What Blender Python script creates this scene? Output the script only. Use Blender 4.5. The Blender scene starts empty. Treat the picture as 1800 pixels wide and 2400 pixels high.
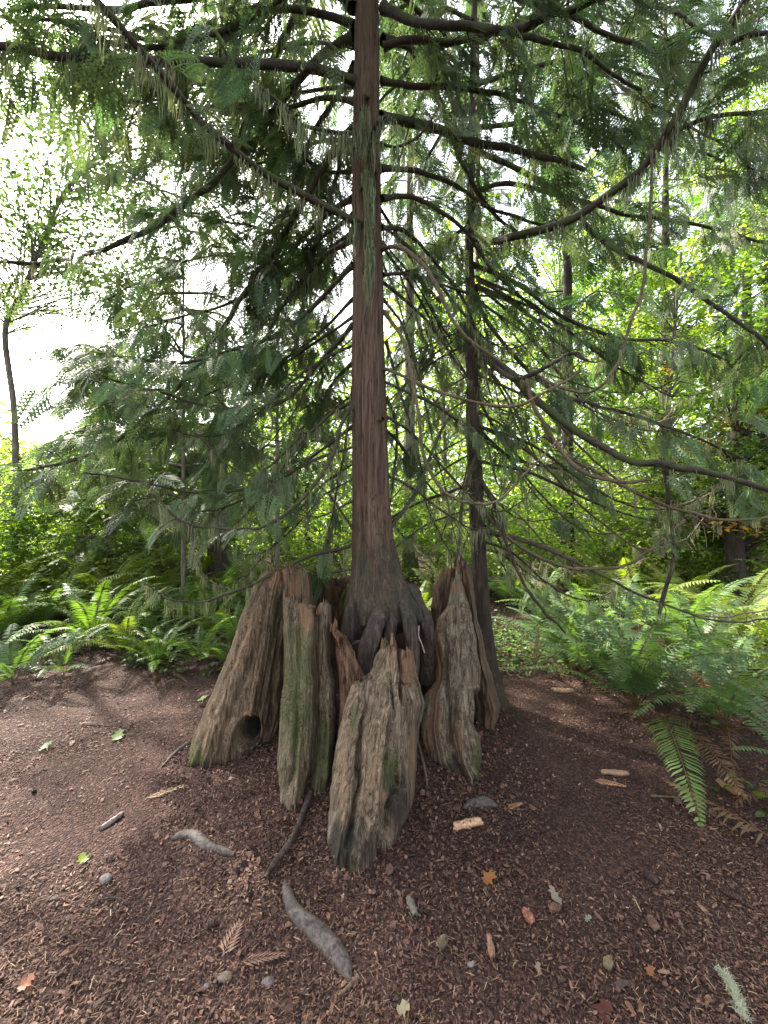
import bpy, math, random
import numpy as np
from mathutils import Vector
rng = np.random.default_rng(7)
random.seed(7)
R = math.radians
scene = bpy.context.scene
COL = scene.collection

# ------------------------------------------------------------------ camera, sky, sun, exposure
cd = bpy.data.cameras.new('camera'); cam = bpy.data.objects.new('camera', cd); COL.objects.link(cam)
F = 950.0; EYE = 1.5
cd.sensor_fit = 'HORIZONTAL'; cd.sensor_width = 36; cd.lens = 36*F/1800
cd.clip_start = 0.05; cd.clip_end = 400
cam.location = (0, 0, EYE); cam.rotation_euler = (R(90), 0, 0)
scene.camera = cam
SUN_EL, SUN_AZ = R(42), R(-50)
w = bpy.data.worlds.new('World'); scene.world = w; w.use_nodes = True
nt = w.node_tree; bg = nt.nodes['Background']
sky = nt.nodes.new('ShaderNodeTexSky'); sky.sky_type = 'NISHITA'; sky.sun_disc = False
sky.sun_elevation = SUN_EL; sky.sun_rotation = SUN_AZ; sky.air_density = 1.0; sky.dust_density = 4.0; sky.ozone_density = 1.0
hs = nt.nodes.new('ShaderNodeHueSaturation'); hs.inputs['Saturation'].default_value = 0.34
nt.links.new(sky.outputs[0], hs.inputs['Color']); nt.links.new(hs.outputs[0], bg.inputs['Color'])
bg.inputs['Strength'].default_value = 0.15
sd = bpy.data.lights.new('sun', 'SUN'); sd.energy = 5.0; sd.angle = R(1.2); sd.color = (1, .93, .82)
so = bpy.data.objects.new('sun', sd); COL.objects.link(so)
sdir = Vector((math.sin(SUN_AZ)*math.cos(SUN_EL), math.cos(SUN_AZ)*math.cos(SUN_EL), math.sin(SUN_EL)))
so.rotation_euler = sdir.to_track_quat('Z', 'Y').to_euler(); so.location = (-8, 12, 20)
scene.view_settings.view_transform = 'Standard'; scene.view_settings.look = 'None'
scene.view_settings.exposure = 2.5; scene.view_settings.gamma = 1.0
scene.render.engine = 'CYCLES'
scene.cycles.max_bounces = 7; scene.cycles.diffuse_bounces = 4; scene.cycles.transmission_bounces = 5; scene.cycles.glossy_bounces = 2
scene.cycles.use_denoising = True

# ------------------------------------------------------------------ helpers
def P(px, py, d): return np.array([(px-900)/F*d, d, EYE-(py-1200)/F*d])
def PT(pts): return np.array([P(*p) for p in pts])
def _h(ix, iy, iz):
    n = (ix*374761393 + iy*668265263 + iz*2147483647 + 1013904223) & 0xffffffff
    n = ((n ^ (n >> 13))*1274126177) & 0xffffffff
    return ((n ^ (n >> 16)) & 0xffff)/32767.5-1
def vn(p):
    p = np.asarray(p, float); i = np.floor(p).astype(np.int64); f = p-i; f = f*f*(3-2*f)
    r = 0
    for a in (0, 1):
        for b in (0, 1):
            for c in (0, 1):
                wgt = (f[..., 0] if a else 1-f[..., 0])*(f[..., 1] if b else 1-f[..., 1])*(f[..., 2] if c else 1-f[..., 2])
                r = r + wgt*_h(i[..., 0]+a, i[..., 1]+b, i[..., 2]+c)
    return r
def fbm(p, o=3):
    p = np.asarray(p, float); return sum(vn(p*2**k+k*17.3)/2**k for k in range(o))
def norm(v): return v/np.maximum(np.linalg.norm(v, axis=-1, keepdims=True), 1e-9)
SC = np.array([-0.2, 2.6])
def gz(x, y):
    x = np.asarray(x, float); y = np.asarray(y, float)
    p = np.stack([x, y, x*0], -1)
    r2 = ((x-SC[0])**2+(y-SC[1])**2)
    return 0.02*fbm(p*1.6, 3) + 0.10*vn(p*.35)*np.clip((np.hypot(x, y-2.2)-1.6)/4, 0, 1) + 0.30*np.exp(-r2/.12) + 0.006*vn(p*9) \
        - .06*np.exp(-((x+.2)**2+(y-1.2)**2)/2) + .045*np.exp(-r2/.9) + .03*np.exp(-((np.sqrt(r2)-.72)/.3)**2)

class Geo:
    def __init__(s): s.V = []; s.F = []; s.C = []; s.n = 0
    def add(s, V, Fc, C=None):
        V = np.asarray(V, float).reshape(-1, 3)
        s.V.append(V); s.F.append(np.asarray(Fc, np.int64).reshape(-1, 4)+s.n)
        C = np.full((len(V), 3), .5) if C is None else np.broadcast_to(np.asarray(C, float), (len(V), 3))
        s.C.append(C); s.n += len(V)
    def inst(s, tv, tf, M, T, C):
        k, n = len(T), len(tv)
        if k == 0: return
        V = np.einsum('kij,nj->kni', M, tv)+T[:, None]
        Fc = tf[None]+(np.arange(k)*n)[:, None, None]
        s.add(V.reshape(-1, 3), Fc.reshape(-1, 4), np.repeat(np.asarray(C), n, 0))
    def build(s, name, mat, parent=None, origin=None, smooth=False):
        V = np.concatenate(s.V); Fc = np.concatenate(s.F); C = np.concatenate(s.C)
        o_ = np.zeros(3)
        if parent is not None: o_ = ORG[parent.name]
        elif origin is not None: o_ = np.asarray(origin, float)
        me = bpy.data.meshes.new(name)
        me.vertices.add(len(V)); me.vertices.foreach_set('co', (V-o_).astype(np.float32).ravel())
        me.loops.add(Fc.size); me.loops.foreach_set('vertex_index', Fc.astype(np.int32).ravel())
        me.polygons.add(len(Fc)); me.polygons.foreach_set('loop_start', np.arange(0, Fc.size, 4, dtype=np.int32))
        if smooth: me.polygons.foreach_set('use_smooth', np.ones(len(Fc), bool))
        a = me.attributes.new('col', 'FLOAT_COLOR', 'POINT')
        a.data.foreach_set('color', np.concatenate([C, np.ones((len(C), 1))], 1).astype(np.float32).ravel())
        me.update(calc_edges=True)
        me.materials.append(mat)
        o = bpy.data.objects.new(name, me); COL.objects.link(o)
        if parent is not None: o.parent = parent; ORG[o.name] = o_
        else: o.location = o_
        if parent is None: ORG[o.name] = o_
        return o
ORG = {}
def thing(name, label, cat, loc, group=None):
    o = bpy.data.objects.new(name, None); COL.objects.link(o); o.location = tuple(loc); o.empty_display_size = .1
    ORG[o.name] = np.array(loc, float)
    o['label'] = label; o['category'] = cat
    if group: o['group'] = group
    return o
def tag(o, label, cat, group=None, kind=None):
    if label: o['label'] = label
    if cat: o['category'] = cat
    if group: o['group'] = group
    if kind: o['kind'] = kind
    return o
def spline(pts, n):
    pts = np.asarray(pts, float)
    if len(pts) == 2: return pts[0]+(pts[1]-pts[0])*np.linspace(0, 1, n)[:, None]
    q = np.vstack([2*pts[0]-pts[1], pts, 2*pts[-1]-pts[-2]])
    t = np.linspace(0, len(pts)-1-1e-6, n); i = t.astype(int); f = (t-i)[:, None]
    a, b, c, d = q[i], q[i+1], q[i+2], q[i+3]
    return .5*((2*b)+(-a+c)*f+(2*a-5*b+4*c-d)*f**2+(-a+3*b-3*c+d)*f**3)
def tube(g, pts, rad, ns=6, nz=0.0, col=(.5, .5, .5), cap=True, seed=0):
    pts = np.asarray(pts, float); n = len(pts); rad = np.broadcast_to(rad, (n,))
    T = norm(np.gradient(pts, axis=0))
    u = np.cross(T[0], [0.03, .01, 1.]);
    if np.linalg.norm(u) < .1: u = np.cross(T[0], [1., 0, 0])
    U = np.empty((n, 3)); U[0] = u/np.linalg.norm(u)
    for i in range(1, n):
        v = U[i-1]-T[i]*np.dot(U[i-1], T[i]); U[i] = v/np.linalg.norm(v)
    W = np.cross(T, U); a = np.linspace(0, 2*np.pi, ns, endpoint=False)
    dirv = U[:, None]*np.cos(a)[None, :, None]+W[:, None]*np.sin(a)[None, :, None]
    r = rad[:, None]*np.ones(ns)
    if nz:
        s = np.concatenate([[0], np.cumsum(np.linalg.norm(np.diff(pts, axis=0), axis=1))])
        q = np.stack([np.broadcast_to(np.cos(a)*2, (n, ns)), np.broadcast_to(np.sin(a)*2, (n, ns)), np.broadcast_to((s*9)[:, None], (n, ns))+seed*3.7], -1)
        r = r*(1+nz*fbm(q, 2))
    V = pts[:, None]+dirv*r[..., None]
    i = np.arange(n-1)[:, None]; j = np.arange(ns)[None]; k = (j+1) % ns
    Fc = np.stack([i*ns+j, i*ns+k, (i+1)*ns+k, (i+1)*ns+j], -1).reshape(-1, 4)
    g.add(V.reshape(-1, 3), Fc, col)
def frames(d, up=None, roll=0):
    d = norm(d); k = len(d)
    if up is None: up = np.tile([0., 0, 1], (k, 1))
    s = np.cross(up, d); bad = np.linalg.norm(s, axis=1) < .05; s[bad] = [1, 0, 0]
    s = norm(s); n = np.cross(d, s)
    return np.stack([d, s, n], -1)      # columns
def rnd(k, s=1.): return rng.normal(size=(k, 3))*s
def vary(c, k, a=.25, b=.1):
    c = np.asarray(c, float); m = 1+rng.uniform(-a, a, (k, 1))
    return np.clip(c[None]*m*(1+rng.uniform(-b, b, (k, 3))), .002, .95)

# ------------------------------------------------------------------ materials
def M_(name):
    m = bpy.data.materials.new(name); m.use_nodes = True; return m, m.node_tree.nodes, m.node_tree.links, m.node_tree.nodes['Principled BSDF']
def leaf_mat(name, trans=.45, rough=.5, tint=(1.25, 1.3, .5), spec=.4):
    m, N, L, b = M_(name)
    a = N.new('ShaderNodeAttribute'); a.attribute_name = 'col'
    L.new(a.outputs['Color'], b.inputs['Base Color']); b.inputs['Roughness'].default_value = rough
    b.inputs['Specular IOR Level'].default_value = spec
    mu = N.new('ShaderNodeMixRGB'); mu.blend_type = 'MULTIPLY'; mu.inputs[0].default_value = 1; mu.inputs[2].default_value = (*tint, 1)
    L.new(a.outputs['Color'], mu.inputs[1])
    t = N.new('ShaderNodeBsdfTranslucent'); L.new(mu.outputs[0], t.inputs['Color'])
    x = N.new('ShaderNodeMixShader'); x.inputs[0].default_value = trans
    L.new(b.outputs[0], x.inputs[1]); L.new(t.outputs[0], x.inputs[2]); L.new(x.outputs[0], N['Material Output'].inputs['Surface'])
    return m
def ramp(N, stops):
    r = N.new('ShaderNodeValToRGB'); e = r.color_ramp.elements
    while len(e) < len(stops): e.new(.5)
    for i, (p, c) in enumerate(stops): e[i].position = p; e[i].color = (*c, 1)
    return r
def noise(N, L, vec, scale, detail=4, rough=.6, dist=0):
    n = N.new('ShaderNodeTexNoise'); n.inputs['Scale'].default_value = scale; n.inputs['Detail'].default_value = detail
    n.inputs['Roughness'].default_value = rough; n.inputs['Distortion'].default_value = dist; L.new(vec, n.inputs['Vector']); return n
def wood_mat(name, stops, stretch=.12, fine=60, bump=.6, moss=(.5, .62), mosscol=(.035, .06, .012), patch=None, rough=.85, bdist=.01, mossamt=1., zones=None, crack=None):
    m, N, L, b = M_(name)
    tc = N.new('ShaderNodeTexCoord'); mp = N.new('ShaderNodeMapping'); mp.inputs['Scale'].default_value = (1, 1, stretch)
    L.new(tc.outputs['Object'], mp.inputs['Vector']); v = mp.outputs[0]
    n1 = noise(N, L, v, fine, 6, .65, .6); n2 = noise(N, L, v, fine*.22, 5, .6, 1.0)
    mx = N.new('ShaderNodeMath'); mx.operation = 'MULTIPLY_ADD'; L.new(n1.outputs[0], mx.inputs[0]); mx.inputs[1].default_value = .55
    m2 = N.new('ShaderNodeMath'); m2.operation = 'MULTIPLY'; L.new(n2.outputs[0], m2.inputs[0]); m2.inputs[1].default_value = .45; L.new(m2.outputs[0], mx.inputs[2])
    r = ramp(N, stops); L.new(mx.outputs[0], r.inputs[0]); col = r.outputs[0]
    def over(col, nz, lo, hi, c, amt=1.):
        rr = ramp(N, [(lo, (0, 0, 0)), (hi, (amt, amt, amt))]); L.new(nz, rr.inputs[0])
        x = N.new('ShaderNodeMixRGB'); L.new(rr.outputs[0], x.inputs[0]); L.new(col, x.inputs[1]); x.inputs[2].default_value = (*c, 1); return x.outputs[0]
    mp2 = N.new('ShaderNodeMapping'); mp2.inputs['Scale'].default_value = (1, 1, .35); L.new(tc.outputs['Object'], mp2.inputs['Vector'])
    if patch:
        for i, (c, sc, lo, hi, amt) in enumerate(patch):
            mpp = N.new('ShaderNodeMapping'); mpp.inputs['Scale'].default_value = (1, 1, .3); mpp.inputs['Location'].default_value = (i*7.1, i*3.3, i*1.7); L.new(tc.outputs['Object'], mpp.inputs['Vector'])
            q = noise(N, L, mpp.outputs[0], sc, 6, .7, .4); col = over(col, q.outputs[0], lo, hi, c, amt)
    if crack:
        mc = N.new('ShaderNodeMapping'); mc.inputs['Scale'].default_value = (1, 1, crack[1]); L.new(tc.outputs['Object'], mc.inputs['Vector'])
        q = noise(N, L, mc.outputs[0], crack[0], 3, .5, .5); sb = N.new('ShaderNodeMath'); sb.operation = 'SUBTRACT'; L.new(q.outputs[0], sb.inputs[0]); sb.inputs[1].default_value = .5
        ab = N.new('ShaderNodeMath'); ab.operation = 'ABSOLUTE'; L.new(sb.outputs[0], ab.inputs[0]); rc = ramp(N, [(0, (.25, .22, .2)), (.007, (.5, .47, .45)), (.018, (1, 1, 1))]); L.new(ab.outputs[0], rc.inputs[0])
        xm = N.new('ShaderNodeMixRGB'); xm.blend_type = 'MULTIPLY'; xm.inputs[0].default_value = 1; L.new(col, xm.inputs[1]); L.new(rc.outputs[0], xm.inputs[2]); col = xm.outputs[0]
        mh = N.new('ShaderNodeMath'); mh.operation = 'MULTIPLY'; L.new(rc.outputs[0], mh.inputs[0]); mh.inputs[1].default_value = .5
        ah = N.new('ShaderNodeMath'); ah.operation = 'ADD'; L.new(mx.outputs[0], ah.inputs[0]); L.new(mh.outputs[0], ah.inputs[1]); mx = ah
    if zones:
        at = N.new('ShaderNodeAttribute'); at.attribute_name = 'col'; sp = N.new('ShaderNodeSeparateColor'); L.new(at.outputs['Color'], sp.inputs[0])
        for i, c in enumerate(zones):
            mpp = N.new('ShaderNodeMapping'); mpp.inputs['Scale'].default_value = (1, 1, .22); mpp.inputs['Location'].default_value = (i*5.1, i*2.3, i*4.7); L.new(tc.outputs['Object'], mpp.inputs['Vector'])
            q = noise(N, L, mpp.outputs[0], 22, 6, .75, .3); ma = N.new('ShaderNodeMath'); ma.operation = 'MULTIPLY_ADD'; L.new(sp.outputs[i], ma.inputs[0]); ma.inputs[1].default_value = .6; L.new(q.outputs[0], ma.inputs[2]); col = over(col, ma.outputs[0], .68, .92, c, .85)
    if moss:
        q = noise(N, L, mp2.outputs[0], 5.5, 7, .72, .2); col = over(col, q.outputs[0], moss[0], moss[1], mosscol, mossamt)
    L.new(col, b.inputs['Base Color']); b.inputs['Roughness'].default_value = rough; b.inputs['Specular IOR Level'].default_value = .25
    bp = N.new('ShaderNodeBump'); bp.inputs['Strength'].default_value = bump; bp.inputs['Distance'].default_value = bdist
    L.new(mx.outputs[0], bp.inputs['Height']); L.new(bp.outputs[0], b.inputs['Normal'])
    return m
def attr_mat(name, rough=.8, spec=.3, nscale=80, bump=.3):
    m, N, L, b = M_(name)
    a = N.new('ShaderNodeAttribute'); a.attribute_name = 'col'
    tc = N.new('ShaderNodeTexCoord'); q = noise(N, L, tc.outputs['Object'], nscale, 4, .6)
    r = ramp(N, [(.3, (.55, .55, .55)), (.7, (1.35, 1.35, 1.35))]); L.new(q.outputs[0], r.inputs[0])
    x = N.new('ShaderNodeMixRGB'); x.blend_type = 'MULTIPLY'; x.inputs[0].default_value = 1; L.new(a.outputs['Color'], x.inputs[1]); L.new(r.outputs[0], x.inputs[2])
    L.new(x.outputs[0], b.inputs['Base Color']); b.inputs['Roughness'].default_value = rough; b.inputs['Specular IOR Level'].default_value = spec
    bp = N.new('ShaderNodeBump'); bp.inputs['Strength'].default_value = bump; bp.inputs['Distance'].default_value = .004; L.new(q.outputs[0], bp.inputs['Height']); L.new(bp.outputs[0], b.inputs['Normal'])
    return m
def ground_mat():
    m, N, L, b = M_('ground_duff')
    tc = N.new('ShaderNodeTexCoord'); v = tc.outputs['Object']
    n1 = noise(N, L, v, 60, 8, .7, .5); vo = N.new('ShaderNodeTexVoronoi'); vo.inputs['Scale'].default_value = 95; L.new(v, vo.inputs['Vector'])
    r = ramp(N, [(.3, (.011, .006, .005)), (.5, (.032, .017, .0135)), (.7, (.068, .037, .029))]); L.new(n1.outputs[0], r.inputs[0])
    sp = N.new('ShaderNodeSeparateColor'); L.new(vo.outputs['Color'], sp.inputs[0])
    rr = ramp(N, [(.62, (0, 0, 0)), (.68, (1, 1, 1))]); L.new(sp.outputs[0], rr.inputs[0])
    x = N.new('ShaderNodeMixRGB'); L.new(rr.outputs[0], x.inputs[0]); L.new(r.outputs[0], x.inputs[1]); x.inputs[2].default_value = (.068, .038, .029, 1)
    n3 = noise(N, L, v, 1.3, 4, .6); r3 = ramp(N, [(.35, (.7, .66, .66)), (.65, (1.25, 1.2, 1.2))]); L.new(n3.outputs[0], r3.inputs[0])
    y = N.new('ShaderNodeMixRGB'); y.blend_type = 'MULTIPLY'; y.inputs[0].default_value = 1; L.new(x.outputs[0], y.inputs[1]); L.new(r3.outputs[0], y.inputs[2])
    L.new(y.outputs[0], b.inputs['Base Color']); b.inputs['Roughness'].default_value = .9; b.inputs['Specular IOR Level'].default_value = .2
    ad = N.new('ShaderNodeMath'); ad.operation = 'SUBTRACT'; L.new(n1.outputs[0], ad.inputs[0]); L.new(vo.outputs['Distance'], ad.inputs[1])
    bp = N.new('ShaderNodeBump'); bp.inputs['Strength'].default_value = .9; bp.inputs['Distance'].default_value = .012; L.new(ad.outputs[0], bp.inputs['Height']); L.new(bp.outputs[0], b.inputs['Normal'])
    return m
MAT = dict(
    needles=leaf_mat('needles', .42, .55, (1.15, 1.2, .72), .35),
    leaf=leaf_mat('broad_leaf', .6, .45, (1.5, 1.5, .55)),
    fern=leaf_mat('fern_leaf', .45, .5, (1.35, 1.4, .4), .35),
    moss=leaf_mat('hanging_moss', .4, .9, (1.1, 1.1, .8), .1),
    litter=attr_mat('litter', .75, .35),
    ground=ground_mat(),
    stem=attr_mat('stem', .7, .3),
)
GREY = [(.35, (.016, .012, .007)), (.44, (.062, .045, .028)), (.52, (.12, .088, .058)), (.62, (.23, .178, .122))]  # stump wood grain; darkest stops also put shade of the cavities into the colour
TAN = [(.34, (.02, .014, .008)), (.44, (.066, .045, .026)), (.53, (.118, .082, .048)), (.63, (.22, .155, .098))]
RED = [(.36, (.014, .007, .005)), (.45, (.06, .029, .018)), (.53, (.125, .065, .038)), (.63, (.24, .135, .085))]
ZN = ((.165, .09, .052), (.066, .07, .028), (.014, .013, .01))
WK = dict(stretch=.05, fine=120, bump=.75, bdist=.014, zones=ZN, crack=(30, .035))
MAT['wood_left'] = wood_mat('weathered_wood_left', TAN, patch=[((.27, .14, .085), 8, .57, .63, .6), ((.03, .022, .012), 5, .55, .64, .6)], moss=None, **WK)
MAT['wood_green'] = wood_mat('weathered_wood_green', GREY, patch=[((.26, .13, .08), 7, .6, .66, .6)], moss=(.55, .68), mosscol=(.06, .075, .022), mossamt=.5, **WK)
MAT['wood_front'] = wood_mat('weathered_wood_front', GREY, patch=[((.19, .11, .062), 7, .57, .65, .5), ((.3, .28, .24), 8, .63, .7, .5)], moss=None, **WK)
MAT['wood_right'] = wood_mat('weathered_wood_right', GREY, patch=[((.2, .2, .15), 7, .52, .64, .6)], moss=(.6, .7), mosscol=(.06, .1, .03), mossamt=.5, **WK)
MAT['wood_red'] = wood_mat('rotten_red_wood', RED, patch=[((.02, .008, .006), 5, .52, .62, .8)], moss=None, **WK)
MAT['wood_rust'] = wood_mat('rotten_rust_wood', RED, patch=[((.2, .12, .075), 9, .5, .6, .7)], moss=(.6, .7), mossamt=.5, **WK)
BARKS = [(.34, (.034, .02, .012)), (.45, (.08, .05, .032)), (.55, (.122, .08, .053)), (.66, (.17, .12, .084))]
MAT['bark'] = wood_mat('stringy_bark', BARKS, stretch=.05, fine=130, bump=1., crack=(80, .02), moss=(.56, .72), mosscol=(.035, .042, .018), bdist=.015, mossamt=.5, zones=((.1, .05, .035), (.03, .034, .022), (.015, .014, .012)))
MAT['bark_root'] = wood_mat('root_bark', [(.36, (.014, .01, .008)), (.5, (.05, .036, .029)), (.64, (.11, .082, .068))], stretch=.1, crack=(50, .06), fine=60, bump=.6, moss=(.5, .7), mosscol=(.03, .035, .018), mossamt=.6)
MAT['bark_mossy'] = wood_mat('mossy_limb_bark', [(.3, (.014, .011, .009)), (.5, (.04, .03, .023)), (.7, (.09, .065, .05))], stretch=1, fine=50, bump=.8, moss=(.46, .6), mosscol=(.05, .065, .018), mossamt=.85)
MAT['bark_tan'] = wood_mat('bare_limb_bark', [(.36, (.045, .03, .02)), (.5, (.11, .076, .05)), (.64, (.19, .14, .1))], stretch=1, fine=60, bump=.8, moss=(.46, .6), mosscol=(.06, .068, .025), mossamt=.8)
MAT['bark_grey'] = wood_mat('grey_bark', [(.3, (.05, .04, .032)), (.5, (.13, .11, .09)), (.7, (.26, .23, .19))], stretch=.25, fine=30, bump=.8, moss=(.5, .65), mosscol=(.06, .08, .025), bdist=.02, mossamt=.7)
MAT['bark_dark'] = wood_mat('dark_bark', [(.3, (.012, .009, .008)), (.5, (.035, .025, .02)), (.7, (.08, .055, .045))], stretch=.2, fine=25, bump=.9, moss=(.55, .7), bdist=.02)
MAT['root_grey'] = wood_mat('worn_grey_root', [(.38, (.025, .019, .016)), (.5, (.07, .057, .05)), (.62, (.13, .11, .1))], stretch=1, fine=75, bump=.7, moss=None, rough=.7)

# ------------------------------------------------------------------ ground
def build_ground():
    u = np.linspace(-1, 1, 420); s = 5.6
    xs = np.sinh(u*s)/np.sinh(s)*150
    v = np.linspace(0, 1, 460); ys = .2+np.sinh((v-.22)*s*1.2)/np.sinh(.78*s*1.2)*170
    X, Y = np.meshgrid(xs, ys); Z = gz(X, Y)
    V = np.stack([X, Y, Z], -1).reshape(-1, 3); n = len(xs)
    i, j = np.meshgrid(np.arange(len(ys)-1), np.arange(n-1), indexing='ij')
    Fc = np.stack([i*n+j, i*n+j+1, (i+1)*n+j+1, (i+1)*n+j], -1)
    g = Geo(); g.add(V, Fc); o = g.build('ground', MAT['ground'], smooth=True); o['kind'] = 'structure'
    o['label'] = 'reddish brown forest floor of bare soil and bark crumbs'
build_ground()

def build_litter():
    # curled flakes
    tv = np.array([[-.5, -.35, 0], [0, -.5, .12], [0, .5, .1], [-.45, .3, 0], [.55, -.2, -.02], [.5, .25, .02]])
    tf = np.array([[0, 1, 2, 3], [1, 4, 5, 2]])
    def scatter(k, d0, d1):
        d = d0*(d1/d0)**rng.uniform(0, 1, k); x = rng.uniform(-1.15, 1.15, k)*d; y = d
        q = np.stack([x, y, x*0], -1); keep = rng.uniform(0, 1, k) < .58+.6*vn(q*2.1)
        return x[keep], y[keep]
    g = Geo(); x, y = scatter(190000, .95, 7); k = len(x)
    sz = np.exp(rng.normal(-5.5, .48, k))*(1+.13*y); d = rnd(k); d[:, 2] *= .3
    up = rnd(k, .42)+[0, 0, 1.]; M = frames(d, up)*sz[:, None, None]*np.stack([rng.uniform(.8, 2.2, k), rng.uniform(.45, 1., k), np.full(k, 1.3)], -1)[:, None, :]
    pal = np.array([(.125, .062, .04), (.088, .043, .029), (.05, .027, .02), (.165, .093, .06), (.028, .016, .013), (.21, .135, .09)])
    C = pal[rng.choice(6, k, p=[.27, .3, .2, .1, .1, .03])]*rng.uniform(.7, 1.3, (k, 1))
    T = np.stack([x, y, gz(x, y)+.002+.006*rng.uniform(0, 1, k)], -1); g.inst(tv, tf, M, T, C)
    k = 9000; a = rng.uniform(0, 6.283, k); r_ = rng.uniform(.25, 1.15, k); x = SC[0]+.05+np.cos(a)*r_; y = SC[1]-.02+np.sin(a)*r_
    T = np.stack([x, y, gz(x, y)+rng.uniform(0, .03, k)*np.exp(-((r_-.75)/.2)**2)+.004], -1); g.inst(tv, tf, frames(rnd(k), rnd(k, .5)+[0, 0, 1])*np.exp(rng.normal(-4.6, .4, k))[:, None, None], T, pal[rng.choice(6, k, p=[.27, .3, .2, .1, .1, .03])]*rng.uniform(.6, 1.2, (k, 1)))
    o = g.build('bark_litter', MAT['litter']); tag(o, 'brown bark flakes and crumbs covering the bare ground', 'litter', kind='stuff')
    g = Geo(); x, y = scatter(46000, .95, 6); k = len(x)
    tv = np.array([[-.5, -.03, 0], [0, -.035, .05], [0, .035, .05], [-.5, .03, 0], [.5, -.02, 0], [.5, .02, 0]])
    sz = np.exp(rng.normal(-4.3, .42, k)); d = rnd(k); d[:, 2] *= .15
    M = frames(d, rnd(k, .2)+[0, 0, 1.])*sz[:, None, None]
    pal = np.array([(.24, .15, .09), (.15, .085, .05), (.07, .038, .025), (.33, .23, .14)])
    C = pal[rng.choice(4, k, p=[.25, .35, .32, .08])]*rng.uniform(.7, 1.2, (k, 1))
    T = np.stack([x, y, gz(x, y)+.006+.008*rng.uniform(0, 1, k)], -1); g.inst(tv, tf, M, T, C)
    o = g.build('needle_litter', MAT['litter']); tag(o, 'dry needles and thin twig bits strewn over the bare ground', 'litter', kind='stuff')
build_litter()

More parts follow.
